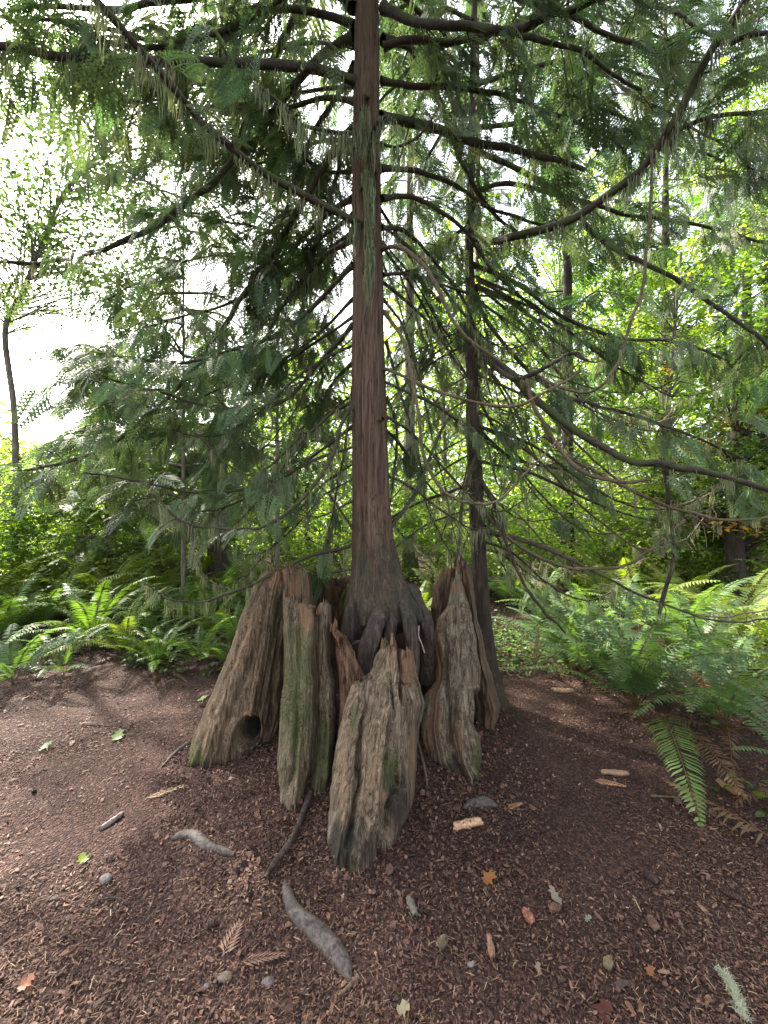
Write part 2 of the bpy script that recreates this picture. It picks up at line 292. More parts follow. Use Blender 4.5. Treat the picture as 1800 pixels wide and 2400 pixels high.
# ------------------------------------------------------------------ stump
stump = thing('tree_stump', 'old hollow stump with jagged weathered slabs around the rooted trunk', 'stump', (SC[0], SC[1], 0))
def slab(name, label, mat, left, right, top, bot, dtop, bulge=.12, thick=.09, nu=64, nv=150, groove=.012, lump=.02, hole=None, seed=0, ease=1., creases=(), zones=()):
    lf, rt = np.array(left, float), np.array(right, float); tp, bt = np.array(top, float), np.array(bot, float)
    u = np.linspace(0, 1, nu); v = np.linspace(0, 1, nv)**1.0
    L = lambda y: np.interp(y, lf[:, 0], lf[:, 1]); Rr = lambda y: np.interp(y, rt[:, 0], rt[:, 1])
    yt = np.full(nu, tp[:, 1].mean()); yb = np.full(nu, bt[:, 1].mean())
    for _ in range(8):
        xt = L(yt)+(Rr(yt)-L(yt))*u; yt = .5*yt+.5*np.interp(xt, tp[:, 0], tp[:, 1])
        xb = L(yb)+(Rr(yb)-L(yb))*u; yb = .5*yb+.5*np.interp(xb, bt[:, 0], bt[:, 1])
    yb = yb+5*vn(np.stack([u*9+seed*3, u*0+2, u*0], -1))
    yt = yt+3.2*vn(np.stack([u*23+seed*5, u*0, u*0], -1))+2.2*vn(np.stack([u*60+seed*5, u*0, u*0], -1))
    Yp = yt[None]+(yb-yt)[None]*v[:, None]
    Lp, Rp = L(Yp), Rr(Yp)
    s = np.stack([Yp/28, Yp*0+seed, Yp*0], -1)
    Lp = Lp+2.2*fbm(s, 3); Rp = Rp+2.2*fbm(s+11.1, 3)
    Xp = Lp+(Rp-Lp)*u[None]
    db = EYE*F/(yb-1200); dt = np.interp(u, np.linspace(0, 1, len(dtop)), dtop)
    vv = v[:, None]**ease
    D = dt[None]*(1-vv)+db[None]*vv
    D = D+bulge*(1-np.sqrt(np.clip(1-np.abs(2*u-1)**2.6, 0, 1)))[None]
    V = np.stack([(Xp-900)/F*D, D, EYE-(Yp-1200)/F*D], -1)
    V[..., 2] -= .09*np.clip((v[:, None]-.93)/.07, 0, 1)           # foot sunk in the soil
    cen = np.array([SC[0], SC[1]+.1]); inw = np.zeros_like(V); inw[..., :2] = cen-V[..., :2]; inw = norm(inw)
    mr = V[nv//2]; ch_ = mr[-1]-mr[0]; ch_[2] = 0; ch_ = ch_/np.linalg.norm(ch_); pe = np.array([-ch_[1], ch_[0], 0.])
    if np.dot(pe[:2], cen-mr[nu//2, :2]) < 0: pe = -pe
    inw = np.broadcast_to(norm(pe[None]-ch_[None]*((2*u-1)*.45)[:, None])[None], V.shape)
    hx = (u[None]-.5)*np.abs(Rp-Lp)*.01
    q = np.stack([hx*9+seed*3, V[..., 2]*1.3+.7*hx, V[..., 2]*0+seed], -1)
    q2 = np.stack([hx*26+seed, V[..., 2]*3, V[..., 2]*0], -1)
    q3 = np.stack([hx*3, V[..., 2]*2.2, hx*0+seed*2], -1)
    env = np.minimum(1, np.minimum(u, 1-u)*9)[None]
    n2 = fbm(q, 3); disp = groove*.6*(-np.abs(n2)*2.2+.6) + groove*.55*fbm(q2, 3) + lump*1.2*fbm(q3, 2)
    outer = V-inw*(disp*(.35+.65*env))[..., None]
    for (pl_, wd, dp) in creases:
        pa = np.array(pl_, float); xx = np.interp(Yp, pa[:, 0], pa[:, 1])+5*fbm(np.stack([Yp/45, Yp*0+seed, Yp*0+dp], -1), 2)
        fade = np.clip((Yp-pa[0, 0])/25+1, 0, 1)*np.clip((pa[-1, 0]-Yp)/25+1, 0, 1)
        outer = outer+inw*(dp*np.exp(-((Xp-xx)/wd)**2)*fade)[..., None]
    ZC = np.zeros(V.shape)
    for (zx, zy, rx, ry, ch, am) in zones:
        ZC[..., ch] = np.maximum(ZC[..., ch], am*np.exp(-((Xp-zx)/rx)**2-((Yp-zy)/ry)**2))
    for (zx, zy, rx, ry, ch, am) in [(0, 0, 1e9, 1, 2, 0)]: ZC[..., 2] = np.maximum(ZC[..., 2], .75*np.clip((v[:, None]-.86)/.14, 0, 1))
    if hole is not None:
        hxp, hyp, rx, ry, dep, sh = hole
        yy = (Yp-hyp)/ry; xx = (Xp-hxp+sh*(Yp-hyp))/rx
        rr = np.sqrt(xx**2+yy**2)+.12*vn(np.stack([xx*1.7, yy*1.7, xx*0+3], -1))
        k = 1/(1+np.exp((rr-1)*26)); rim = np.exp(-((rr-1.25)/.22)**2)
        hd = np.array([.3, .94, -.12])
        outer = outer+hd*(k*dep)[..., None]-inw*(rim*.018)[..., None]
    th = thick*(.35+.65*env)*np.interp(v, [0, .08, 1], [.35, .8, 1])[:, None]
    back = outer+inw*(th*(1+.25*fbm(q+5, 2)))[..., None]
    if hole is not None: ZC[..., 2] = np.maximum(ZC[..., 2], k*1.6)  # pit coloured near black: the hole's inner shade is painted in
    n = nu; i, j = np.meshgrid(np.arange(nv-1), np.arange(nu-1), indexing='ij')
    Fo = np.stack([i*n+j, (i+1)*n+j, (i+1)*n+j+1, i*n+j+1], -1).reshape(-1, 4)
    g = Geo(); VV = np.concatenate([outer.reshape(-1, 3), back.reshape(-1, 3)]); o2 = nu*nv
    Fb = Fo[:, ::-1]+o2
    if hole is not None: Fo = Fo[(rr.reshape(-1)[Fo] > .8).any(1)]
    e = []
    a = np.arange(nu-1); e.append(np.stack([a, a+1, a+1+o2, a+o2], -1)); b0 = (nv-1)*n+a; e.append(np.stack([b0+1, b0, b0+o2, b0+1+o2], -1))
    c = np.arange(nv-1)*n; e.append(np.stack([c+n, c, c+o2, c+n+o2], -1)); c = c+n-1; e.append(np.stack([c, c+n, c+n+o2, c+o2], -1))
    bc = np.tile([[.55, 0, .5]], (nu*nv, 1)); g.add(VV, np.concatenate([Fo, Fb]+e), np.concatenate([ZC.reshape(-1, 3), bc]))
    for _ in range(max(8, nu//5)):
        a = rng.integers(1, nu-2); b = (outer[0, a]*.6+back[0, a]*.4)+rnd(1, .008)[0]; h_ = rng.uniform(.008, .04); ld = rnd(1, .2)[0]+[0, 0, 1.]
        tube(g, np.array([b-[0, 0, .03], b, b+ld*h_*.6, b+ld*h_]), [.007, rng.uniform(.004, .008), .003, .0006], 5, .4, col=(rng.choice([.1, .6]), 0, .1), seed=a)
    o = g.build(name, MAT[mat], stump, smooth=True); o['label'] = label
    wgt = np.clip(ZC[..., 1]-.25, 0, 1).reshape(-1)*np.clip(.5+1.6*fbm(np.stack([Xp/16, Yp/40, Xp*0+seed], -1), 2), 0, 1).reshape(-1)
    if wgt.sum() > 30:
        k = int(min(3200, wgt.sum()*2.2)); ii = rng.choice(len(wgt), k, p=wgt/wgt.sum()); Pm = outer.reshape(-1, 3)[ii]-inw.reshape(-1, 3)[ii]*rng.uniform(.0, .004, (k, 1))+rnd(k, .002)
        tv = np.array([[0, -.3, 0], [1, -.15, .2], [1, .15, .2], [0, .3, 0]]); gm = Geo()
        gm.inst(tv, np.array([[0, 1, 2, 3]]), frames(-inw.reshape(-1, 3)[ii]*.5+rnd(k, .7), rnd(k))*rng.uniform(.003, .009, (k, 1, 1)), Pm, vary((.085, .098, .036), k, .4, .1))
        gm.build('moss', MAT['moss'], o)['kind'] = 'stuff'
    return o
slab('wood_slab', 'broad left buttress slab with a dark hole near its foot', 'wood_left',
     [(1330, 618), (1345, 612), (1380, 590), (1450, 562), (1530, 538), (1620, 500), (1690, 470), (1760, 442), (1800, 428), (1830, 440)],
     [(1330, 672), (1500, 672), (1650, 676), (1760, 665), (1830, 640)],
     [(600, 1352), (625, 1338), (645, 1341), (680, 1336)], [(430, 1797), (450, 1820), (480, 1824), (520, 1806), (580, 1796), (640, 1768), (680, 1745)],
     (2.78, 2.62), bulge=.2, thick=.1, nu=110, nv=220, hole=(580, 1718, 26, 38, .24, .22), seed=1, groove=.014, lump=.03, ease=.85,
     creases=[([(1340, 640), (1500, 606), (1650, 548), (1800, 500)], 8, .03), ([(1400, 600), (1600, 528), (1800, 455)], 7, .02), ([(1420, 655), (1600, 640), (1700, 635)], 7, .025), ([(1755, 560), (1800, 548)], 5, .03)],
     zones=[(455, 1790, 30, 70, 1, .8), (440, 1810, 30, 30, 2, .9), (560, 1420, 12, 90, 1, .5), (580, 1722, 24, 36, 2, 1.), (650, 1500, 20, 250, 1, .45), (600, 1450, 30, 60, 0, .35)])  # dark zone over the hole paints its shade
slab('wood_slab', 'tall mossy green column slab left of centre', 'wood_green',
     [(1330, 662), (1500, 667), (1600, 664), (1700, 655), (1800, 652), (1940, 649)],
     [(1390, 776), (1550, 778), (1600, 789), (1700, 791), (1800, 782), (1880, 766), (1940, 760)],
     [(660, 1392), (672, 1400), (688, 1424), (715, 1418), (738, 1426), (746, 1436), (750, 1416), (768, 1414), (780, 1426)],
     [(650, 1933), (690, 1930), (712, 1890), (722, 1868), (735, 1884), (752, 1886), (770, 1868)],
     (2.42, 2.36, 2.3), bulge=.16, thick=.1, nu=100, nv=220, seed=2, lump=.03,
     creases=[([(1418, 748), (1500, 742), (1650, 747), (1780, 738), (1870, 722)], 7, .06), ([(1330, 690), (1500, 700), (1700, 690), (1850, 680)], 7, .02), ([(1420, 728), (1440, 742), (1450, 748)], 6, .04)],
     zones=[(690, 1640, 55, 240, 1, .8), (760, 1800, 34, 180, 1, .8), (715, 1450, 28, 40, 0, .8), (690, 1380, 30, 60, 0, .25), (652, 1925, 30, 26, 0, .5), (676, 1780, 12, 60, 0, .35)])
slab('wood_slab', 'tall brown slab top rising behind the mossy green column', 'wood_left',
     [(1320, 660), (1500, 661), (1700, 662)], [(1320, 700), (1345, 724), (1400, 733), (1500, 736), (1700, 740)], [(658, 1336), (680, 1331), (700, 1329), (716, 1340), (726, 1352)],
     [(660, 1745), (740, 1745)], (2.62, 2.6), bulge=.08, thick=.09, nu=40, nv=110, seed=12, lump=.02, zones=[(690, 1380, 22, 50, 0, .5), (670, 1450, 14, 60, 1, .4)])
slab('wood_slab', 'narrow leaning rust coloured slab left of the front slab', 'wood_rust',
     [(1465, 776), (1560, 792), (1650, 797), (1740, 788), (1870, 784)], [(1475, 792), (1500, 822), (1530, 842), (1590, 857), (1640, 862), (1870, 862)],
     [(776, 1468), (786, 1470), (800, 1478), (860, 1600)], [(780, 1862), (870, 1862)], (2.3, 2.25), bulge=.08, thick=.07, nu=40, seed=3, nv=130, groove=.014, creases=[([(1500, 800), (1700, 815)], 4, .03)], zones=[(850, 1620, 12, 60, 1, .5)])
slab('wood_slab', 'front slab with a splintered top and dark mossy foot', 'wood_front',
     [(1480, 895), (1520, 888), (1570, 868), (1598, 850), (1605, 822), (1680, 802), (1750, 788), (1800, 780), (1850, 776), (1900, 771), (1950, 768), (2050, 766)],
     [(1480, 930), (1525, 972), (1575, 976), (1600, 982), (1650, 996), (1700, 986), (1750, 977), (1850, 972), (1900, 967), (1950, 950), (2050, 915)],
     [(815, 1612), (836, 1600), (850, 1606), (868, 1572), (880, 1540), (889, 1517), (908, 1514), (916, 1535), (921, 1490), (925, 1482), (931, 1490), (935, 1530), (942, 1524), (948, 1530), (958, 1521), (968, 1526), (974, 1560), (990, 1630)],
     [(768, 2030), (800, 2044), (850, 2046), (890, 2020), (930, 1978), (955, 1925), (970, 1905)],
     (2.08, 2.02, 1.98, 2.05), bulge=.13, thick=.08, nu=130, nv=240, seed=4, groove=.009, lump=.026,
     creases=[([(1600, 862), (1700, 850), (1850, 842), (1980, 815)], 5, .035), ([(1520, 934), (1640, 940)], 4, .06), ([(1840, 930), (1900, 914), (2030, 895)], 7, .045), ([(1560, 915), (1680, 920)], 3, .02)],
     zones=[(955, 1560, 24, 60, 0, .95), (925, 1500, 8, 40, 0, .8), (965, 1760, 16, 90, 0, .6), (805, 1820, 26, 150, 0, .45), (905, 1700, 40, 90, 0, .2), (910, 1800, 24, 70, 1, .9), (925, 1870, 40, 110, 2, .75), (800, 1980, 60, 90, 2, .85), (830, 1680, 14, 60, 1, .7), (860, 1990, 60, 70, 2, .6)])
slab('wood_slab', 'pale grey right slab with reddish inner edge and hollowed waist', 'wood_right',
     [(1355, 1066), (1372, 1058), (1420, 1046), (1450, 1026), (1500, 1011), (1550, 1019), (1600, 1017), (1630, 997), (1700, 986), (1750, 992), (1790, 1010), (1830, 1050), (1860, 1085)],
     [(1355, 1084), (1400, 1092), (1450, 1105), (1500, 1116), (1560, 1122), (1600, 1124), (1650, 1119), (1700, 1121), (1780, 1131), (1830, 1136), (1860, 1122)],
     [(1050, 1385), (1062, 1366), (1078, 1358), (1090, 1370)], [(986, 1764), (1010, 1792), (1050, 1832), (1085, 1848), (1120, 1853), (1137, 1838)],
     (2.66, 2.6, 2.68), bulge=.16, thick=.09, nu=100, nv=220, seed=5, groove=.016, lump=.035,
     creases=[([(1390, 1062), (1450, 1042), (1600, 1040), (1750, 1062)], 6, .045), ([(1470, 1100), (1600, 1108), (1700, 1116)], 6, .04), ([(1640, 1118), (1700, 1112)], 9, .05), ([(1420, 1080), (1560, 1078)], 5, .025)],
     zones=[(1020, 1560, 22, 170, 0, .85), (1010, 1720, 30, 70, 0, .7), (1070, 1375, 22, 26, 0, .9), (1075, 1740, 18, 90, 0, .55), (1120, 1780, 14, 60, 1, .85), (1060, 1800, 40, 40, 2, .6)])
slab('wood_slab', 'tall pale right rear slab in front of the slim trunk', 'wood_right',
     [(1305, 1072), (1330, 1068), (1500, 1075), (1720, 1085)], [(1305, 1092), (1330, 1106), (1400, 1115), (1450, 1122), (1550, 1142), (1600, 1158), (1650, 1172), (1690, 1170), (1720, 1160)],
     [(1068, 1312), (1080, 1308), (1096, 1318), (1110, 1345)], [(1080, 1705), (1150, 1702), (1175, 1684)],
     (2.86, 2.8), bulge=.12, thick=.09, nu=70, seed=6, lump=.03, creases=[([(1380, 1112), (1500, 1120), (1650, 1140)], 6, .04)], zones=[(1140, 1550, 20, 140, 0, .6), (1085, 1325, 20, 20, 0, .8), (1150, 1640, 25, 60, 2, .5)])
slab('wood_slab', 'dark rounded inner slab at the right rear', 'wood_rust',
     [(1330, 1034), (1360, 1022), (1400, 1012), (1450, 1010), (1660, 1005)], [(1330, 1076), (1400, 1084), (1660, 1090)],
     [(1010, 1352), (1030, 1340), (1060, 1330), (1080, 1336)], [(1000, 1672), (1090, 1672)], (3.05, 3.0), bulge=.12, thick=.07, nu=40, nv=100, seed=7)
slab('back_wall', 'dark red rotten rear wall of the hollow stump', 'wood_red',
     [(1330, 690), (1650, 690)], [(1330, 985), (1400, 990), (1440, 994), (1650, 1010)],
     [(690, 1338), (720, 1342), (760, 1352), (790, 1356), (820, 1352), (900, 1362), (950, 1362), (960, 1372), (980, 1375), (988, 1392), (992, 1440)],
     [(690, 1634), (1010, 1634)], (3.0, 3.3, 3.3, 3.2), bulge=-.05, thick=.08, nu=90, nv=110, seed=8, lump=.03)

# ------------------------------------------------------------------ foliage templates
def spray_template(nb=9, mini=True):
    V, Fc = [], []
    def lanc(o, d, l, w_, zt=0.):
        o = np.array(o, float); d = np.array(d, float); d = d/np.linalg.norm(d); s = np.array([-d[1], d[0], 0.])
        k = len(V); tip = o+d*l+[0, 0, zt]; m_ = o+d*l*.45+[0, 0, zt*.3]
        V.extend([o, m_+s*w_*.5, tip, m_-s*w_*.5]); Fc.append([k, k+3, k+2, k+1])
    for i in range(nb):
        x = .06+.9*i/nb
        for sd_ in (1, -1):
            xx = x+(.04 if sd_ > 0 else 0); l = .44*(1-xx)**.6+.05; a = R(52-14*xx)*sd_
            d = (math.cos(a), math.sin(a), 0); z0 = -.22*xx**2; o = (xx, 0, z0)
            lanc(o, d, l, .052 if mini else .08, -.3*l*l-.05*l)
            if mini:
                for j in (.32, .66):
                    for s2 in (1, -1):
                        a2 = a+s2*R(48); q = (o[0]+d[0]*l*j, o[1]+d[1]*l*j, z0-(.3*l*l+.05*l)*j*j)
                        lanc(q, (math.cos(a2), math.sin(a2), 0), l*.4*(1.15-j), .045, -.01)
    k = len(V)
    for i in range(4):
        x = i/3; z = -.22*x**2; V.extend([(x, .008*(1.3-x), z), (x, -.008*(1.3-x), z)])
    for i in range(3): Fc.append([k+2*i, k+2*i+1, k+2*i+3, k+2*i+2])
    return np.array(V, float), np.array(Fc)
SPR = spray_template(9, True); SPRS = spray_template(8, False)
def moss_template():
    V, Fc = [], []
    for s in range(9):
        x, y = rng.uniform(-.22, .22, 2); a = rng.uniform(0, 3.14); l = rng.uniform(.45, 1.); n = 5; k0 = len(V); ww = rng.uniform(.012, .03)
        for i in range(n):
            t = i/(n-1); wd = ww*(1-t)**.6*(1+.5*rng.uniform(-1, 1))+.004
            px, py = x+.05*math.sin(5*t+s)+rng.uniform(-.01, .01), y+.04*math.cos(4*t+s*2)
            V.append((px+wd*math.cos(a), py+wd*math.sin(a), -l*t)); V.append((px-wd*math.cos(a), py-wd*math.sin(a), -l*t))
        for i in range(n-1): Fc.append([k0+2*i, k0+2*i+1, k0+2*i+3, k0+2*i+2])
    return np.array(V, float), np.array(Fc)
MOSS = [moss_template() for _ in range(3)]
LEAF = (np.array([[0, 0, 0], [.35, -.3, .06], [1, 0, -.1], [.35, .3, .06], [.5, 0, -.02]])[[0, 1, 2, 3]], np.array([[0, 1, 2, 3]]))
LEAF2 = (np.array([[0, 0, 0], [.3, -.32, .08], [.72, -.22, .03], [1, 0, -.1], [.72, .22, .03], [.3, .32, .08]]), np.array([[0, 1, 2, 3], [0, 3, 4, 5]]))

DARKG = (.09, .132, .062)
def limb(tree, pts, r0, r1, bark='bark_mossy', fol=0., moss=0., spread=.35, spray=.25, col=DARKG, tmpl=None, droop=.6, name='branch', tmin=.12, ns=8, twigr=.004, n=None, label=None, dead=5.):
    """one limb of a tree with its twigs (one mesh), its foliage and its hanging moss as children"""
    if tmpl is None: tmpl = SPR
    ctrl = np.asarray(pts, float); L = np.linalg.norm(np.diff(ctrl, axis=0), axis=1).sum()
    n = n or int(np.clip(L/.045, 10, 60)); c = spline(ctrl, n)
    jit = np.zeros_like(c); s = np.arange(n)*L/n
    for a in range(3): jit[:, a] = .018*fbm(np.stack([s*4+a*9, s*0+ctrl[0, 0]*13, s*0+ctrl[-1, 2]*7], -1), 2)
    for a in range(3): jit[:, a] += .006*vn(np.stack([s*16+a*9, s*0+ctrl[0, 0]*11, s*0+ctrl[-1, 2]*5], -1))
    jit *= np.linspace(0, 1, n)[:, None]**.5; c = c+jit*min(1, L)
    g = Geo(); rad = np.linspace(1, 0, n)**.8*(r0-r1)+r1; rad[0] *= 1.35; rad[1] *= 1.12
    tube(g, c, rad, ns, .22, seed=rng.integers(99))
    T = norm(np.gradient(c, axis=0))
    fd, fp, ft = [], [], []; mp_ = []
    for _ in range(int(L*dead)):
        i = rng.integers(max(2, n//6), n-1); d = norm(T[i]*rng.uniform(.2, .9)+rnd(1, .6)[0]); l = rng.uniform(.03, .28)*rng.uniform(.4, 1)
        q = np.array([c[i], c[i]+d*l*.35+rnd(1, .006)[0], c[i]+d*l*.7+rnd(1, .01)[0]-[0, 0, .1*l], c[i]+d*l-[0, 0, .25*l]]); tube(g, q, [rad[i]*.45, .0035, .0025, .0012], 4)
    nt_ = int(fol*L*6.9)
    for _ in range(nt_):
        t = rng.uniform(tmin, 1)**.85; i = min(n-1, int(t*n)); p = c[i]; tg = T[i]
        side = norm(np.cross(tg, [0, 0, 1.])+rnd(1, .25)[0]); sg = rng.choice([-1, 1])
        d = norm(tg*.65+side*sg*.9+np.array([0, 0, -.12])+rnd(1, .18)[0]); l = spread*rng.uniform(.45, 1.2)*(1.15-.55*t)
        m = 5; q = [p]; dd = d.copy()
        for k in range(m-1):
            q.append(q[-1]+dd*l/(m-1)); dd = norm(dd+np.array([0, 0, -droop*.28])+rnd(1, .08)[0])
        q = np.array(q); tube(g, q, np.linspace(twigr, .0016, m), 3)
        K = max(2, int(l/ (spray*.42)))
        for k in range(K):
            tt = (k+.6)/K; a = min(m-2, int(tt*(m-1))); b = tt*(m-1)-a; pp = q[a]*(1-b)+q[a+1]*b; dir_ = q[a+1]-q[a]
            dir_ = dir_/np.linalg.norm(dir_); sv = norm(np.cross(dir_, [0, 0, 1.])); sg2 = 1 if k % 2 else -1
            f = dir_*.8+sv*sg2*.75*(1-tt*.6)+np.array([0, 0, -droop*rng.uniform(.1, 1.0)])+rnd(1, .15)[0]
            fp.append(pp); fd.append(f); ft.append(spray*rng.uniform(.55, 1.1)*(1.1-.3*tt))
        fp.append(q[-1]); fd.append(dd+np.array([0, 0, -droop*.4])); ft.append(spray*rng.uniform(.7, 1.1))
        if moss and rng.uniform() < .7: mp_ += [q[1], q[2], q[3]]
    o = g.build(name, MAT[bark], tree, smooth=True)
    if label: o['label'] = label
    if fp:
        fp, fd, ft = np.array(fp), np.array(fd), np.array(ft); k = len(fp)
        M = frames(fd, rnd(k, .35)+[0, 0, 1.])*ft[:, None, None]
        g = Geo(); g.inst(*tmpl, M, fp, vary(col, k, .4, .15)); f = g.build('foliage', MAT['needles'], o)
    if moss:
        K = int(moss*L*26); ii = rng.integers(1, n, K); pts_ = c[ii]-np.array([0, 0, 1])*rad[ii][:, None]*.5+rnd(K, .006)
        if mp_: pts_ = np.concatenate([pts_, np.array(mp_)[rng.uniform(size=len(mp_)) < .6*min(1, moss)]])
        g = Geo(); K = len(pts_); which = rng.integers(0, 3, K)
        for wv in range(3):
            s_ = pts_[which == wv]; k = len(s_)
            if not k: continue
            a = rng.uniform(0, 6.28, k); sz = rng.uniform(.04, .13, k)*(.6+.5*min(moss, 1.5)); M = np.zeros((k, 3, 3))
            M[:, 0, 0] = np.cos(a)*.8; M[:, 0, 1] = -np.sin(a)*.8; M[:, 1, 0] = np.sin(a)*.8; M[:, 1, 1] = np.cos(a)*.8; M[:, 2, 2] = rng.uniform(.8, 1.5, k)
            g.inst(*MOSS[wv], M*sz[:, None, None], s_, vary((.2, .22, .13), k, .3, .1))
        g.build('moss', MAT['moss'], o)['kind'] = 'stuff'
    return o

# ------------------------------------------------------------------ main tree
TB = (P(868, 1450, 2.65)[0], 2.65, .75)
tree = thing('conifer_tree', 'reddish brown straight trunk tree rooted on top of the hollow stump', 'tree', TB)
prof = [(-1900, 852, 14), (-900, 856, 30), (0, 859, 28), (200, 857, 30.5), (400, 860, 32.5), (600, 862, 34.5), (800, 864, 37.5), (1000, 866, 42), (1150, 869, 43), (1200, 870, 45), (1272, 874, 50), (1345, 884, 61), (1393, 891, 74), (1420, 898, 84), (1441, 902, 86), (1462, 904, 64), (1480, 905, 30), (1500, 905, 8)]
def build_trunk():
    ys = np.concatenate([np.linspace(-1900, 0, 30)[:-1], np.linspace(0, 1150, 90)[:-1], np.linspace(1150, 1500, 90)])
    pr = np.array(prof, float); cx = np.interp(ys, pr[:, 0], pr[:, 1]); hw = np.interp(ys, pr[:, 0], pr[:, 2]); ns = 96
    a = np.linspace(0, 2*np.pi, ns, endpoint=False); d = 2.65
    A, Y = np.meshgrid(a, ys); z = EYE-(Y-1200)/F*d; r = hw[:, None]/F*d
    fl = np.clip((Y-1200)/250, 0, 1)
    q = np.stack([np.cos(A)*9+z*.3, np.sin(A)*9, z*1.1], -1); q2 = np.stack([np.cos(A)*2.2, np.sin(A)*2.2, z*2.5], -1)
    but = fl**2*.16*fbm(np.stack([np.cos(A)*2.6, np.sin(A)*2.6, z*.8], -1), 2)*2*np.clip(fl, 0, 1)
    r = r*(1+.03*fbm(q, 3)+.03*fbm(q2, 2)*(1+2*fl)+but)
    cx_ = (cx[:, None]-900)/F*d+ .006*vn(np.stack([z*2, z*0, z*0], -1))
    V = np.stack([cx_+r*np.cos(A), d+r*np.sin(A)*(1-.1*fl), z], -1)
    n = ns; i, j = np.meshgrid(np.arange(len(ys)-1), np.arange(ns), indexing='ij'); k = (j+1) % ns
    zc = np.zeros(V.shape); zc[..., 1] = np.clip((Y-1180)/120, 0, 1)*.55; zc[..., 2] = np.clip((Y-1360)/80, 0, 1)*.5
    g = Geo(); g.add(V, np.stack([i*n+j, (i+1)*n+j, (i+1)*n+k, i*n+k], -1), zc.reshape(-1, 3)); return g.build('trunk', MAT['bark'], tree, smooth=True)
trunk = build_trunk()
def root(pts, r0, r1, sd_=0):
    g = Geo(); c = spline(PT(pts), 30); tube(g, c, np.linspace(r0, r1, 30)*.88, 22, .3, seed=sd_); return g.build('root', MAT['bark_root'], tree, smooth=True)
root([(918, 1380, 2.66), (900, 1418, 2.52), (886, 1452, 2.42), (872, 1492, 2.38), (857, 1530, 2.38), (846, 1575, 2.4), (838, 1680, 2.44)], .06, .052, 1)
root([(918, 1385, 2.66), (917, 1430, 2.5), (915, 1480, 2.44), (909, 1530, 2.45), (905, 1580, 2.48), (900, 1680, 2.5)], .046, .033, 2)
root([(940, 1380, 2.66), (950, 1425, 2.5), (962, 1470, 2.42), (968, 1520, 2.42), (966, 1570, 2.45), (960, 1680, 2.5)], .054, .04, 3)
root([(850, 1380, 2.68), (830, 1430, 2.56), (819, 1475, 2.52), (822, 1520, 2.54), (828, 1580, 2.58), (830, 1680, 2.62)], .07, .045, 4)
root([(955, 1380, 2.7), (985, 1432, 2.6), (1000, 1470, 2.56), (1003, 1510, 2.6), (1000, 1600, 2.7)], .062, .04, 5)
root([(868, 1390, 2.64), (853, 1450, 2.54), (846, 1490, 2.54), (850, 1530, 2.58), (870, 1620, 2.62)], .05, .03, 6)
root([(818, 1518, 2.4), (835, 1505, 2.38), (856, 1502, 2.36)], .012, .008, 7)
g = Geo(); tube(g, spline(PT([(982, 1466, 2.42), (981, 1490, 2.4), (988, 1508, 2.39), (995, 1530, 2.39)]), 14), .0038, 6, col=(.3, .24, .2)); o = g.build('rootlet', MAT['stem'], tree)
g = Geo(); pp = P(900, 980, 2.53); tube(g, spline([P(892, 984, 2.56), P(897, 982, 2.5)], 5), .012, 10, .3); g.build('branch_stub', MAT['bark_tan'], tree, smooth=True)
for (x_, y_) in ((860, 225), (852, 630), (862, 675), (845, 440), (878, 400)):
    g = Geo(); d0 = 2.58; tube(g, spline([P(x_, y_, d0), P(x_+2, y_+3, d0-.07)], 5), [.019, .017, .014, .012, .004], 9, .3); g.build('knot', MAT['bark_dark'], tree, smooth=True)

D0 = 2.62
B = lambda *a, **k: limb(tree, PT(a[0]), *a[1:], **k)
# left side limbs
B([(832, 192, D0), (800, 180, 2.55), (745, 162, 2.45), (650, 155, 2.35), (540, 150, 2.25), (420, 148, 2.15), (300, 150, 2.1), (150, 135, 2.0), (0, 105, 1.95), (-150, 90, 1.9)], .028, .014, fol=1.0, moss=1.1, spread=.3, label='long nearly level dark limb reaching left')
B([(845, 525, 2.55), (820, 512, 2.48), (760, 482, 2.35), (660, 425, 2.2), (580, 375, 2.1), (500, 315, 2.0), (440, 250, 1.9), (370, 165, 1.8), (300, 90, 1.7), (230, 10, 1.6), (170, -80, 1.5)], .022, .013, fol=.4, moss=1.5, spread=.22, label='mossy limb rising diagonally to the upper left')
B([(832, 85, 2.65), (780, 110, 2.75), (720, 165, 2.9), (650, 250, 3.0), (590, 330, 3.0), (520, 405, 2.9), (470, 450, 2.8), (390, 510, 2.7), (290, 570, 2.6), (180, 600, 2.5), (60, 612, 2.45), (-60, 610, 2.4)], .03, .008, fol=1.1, moss=.8, spread=.3, label='drooping limb curving down to the left edge')
B([(830, 352, D0), (785, 355, 2.7), (745, 410, 2.8), (700, 490, 2.9), (640, 590, 3.0), (575, 690, 3.05), (520, 780, 3.05), (440, 885, 3.0), (350, 970, 2.9), (250, 1050, 2.85), (140, 1090, 2.8), (60, 1105, 2.8)], .028, .008, fol=1.6, moss=.6, spread=.45, spray=.27, label='thick dark limb running diagonally down to the left')
B([(828, 945, D0), (800, 1000, 2.5), (785, 1055, 2.42), (755, 1110, 2.36), (710, 1165, 2.3), (660, 1212, 2.28), (605, 1238, 2.26), (540, 1240, 2.25), (450, 1226, 2.22), (400, 1200, 2.2), (370, 1160, 2.18)], .014, .005, fol=.5, moss=.9, spread=.2, spray=.16, tmin=.45, label='mossy drooping limb curving down over the stump')
B([(826, 942, D0), (780, 965, 2.65), (730, 1010, 2.65), (705, 1015, 2.62), (685, 1040, 2.6), (640, 1085, 2.58), (590, 1112, 2.55), (540, 1095, 2.52), (495, 1050, 2.5), (455, 1010, 2.5)], .012, .005, fol=.6, moss=.9, spread=.2, spray=.16, tmin=.5)
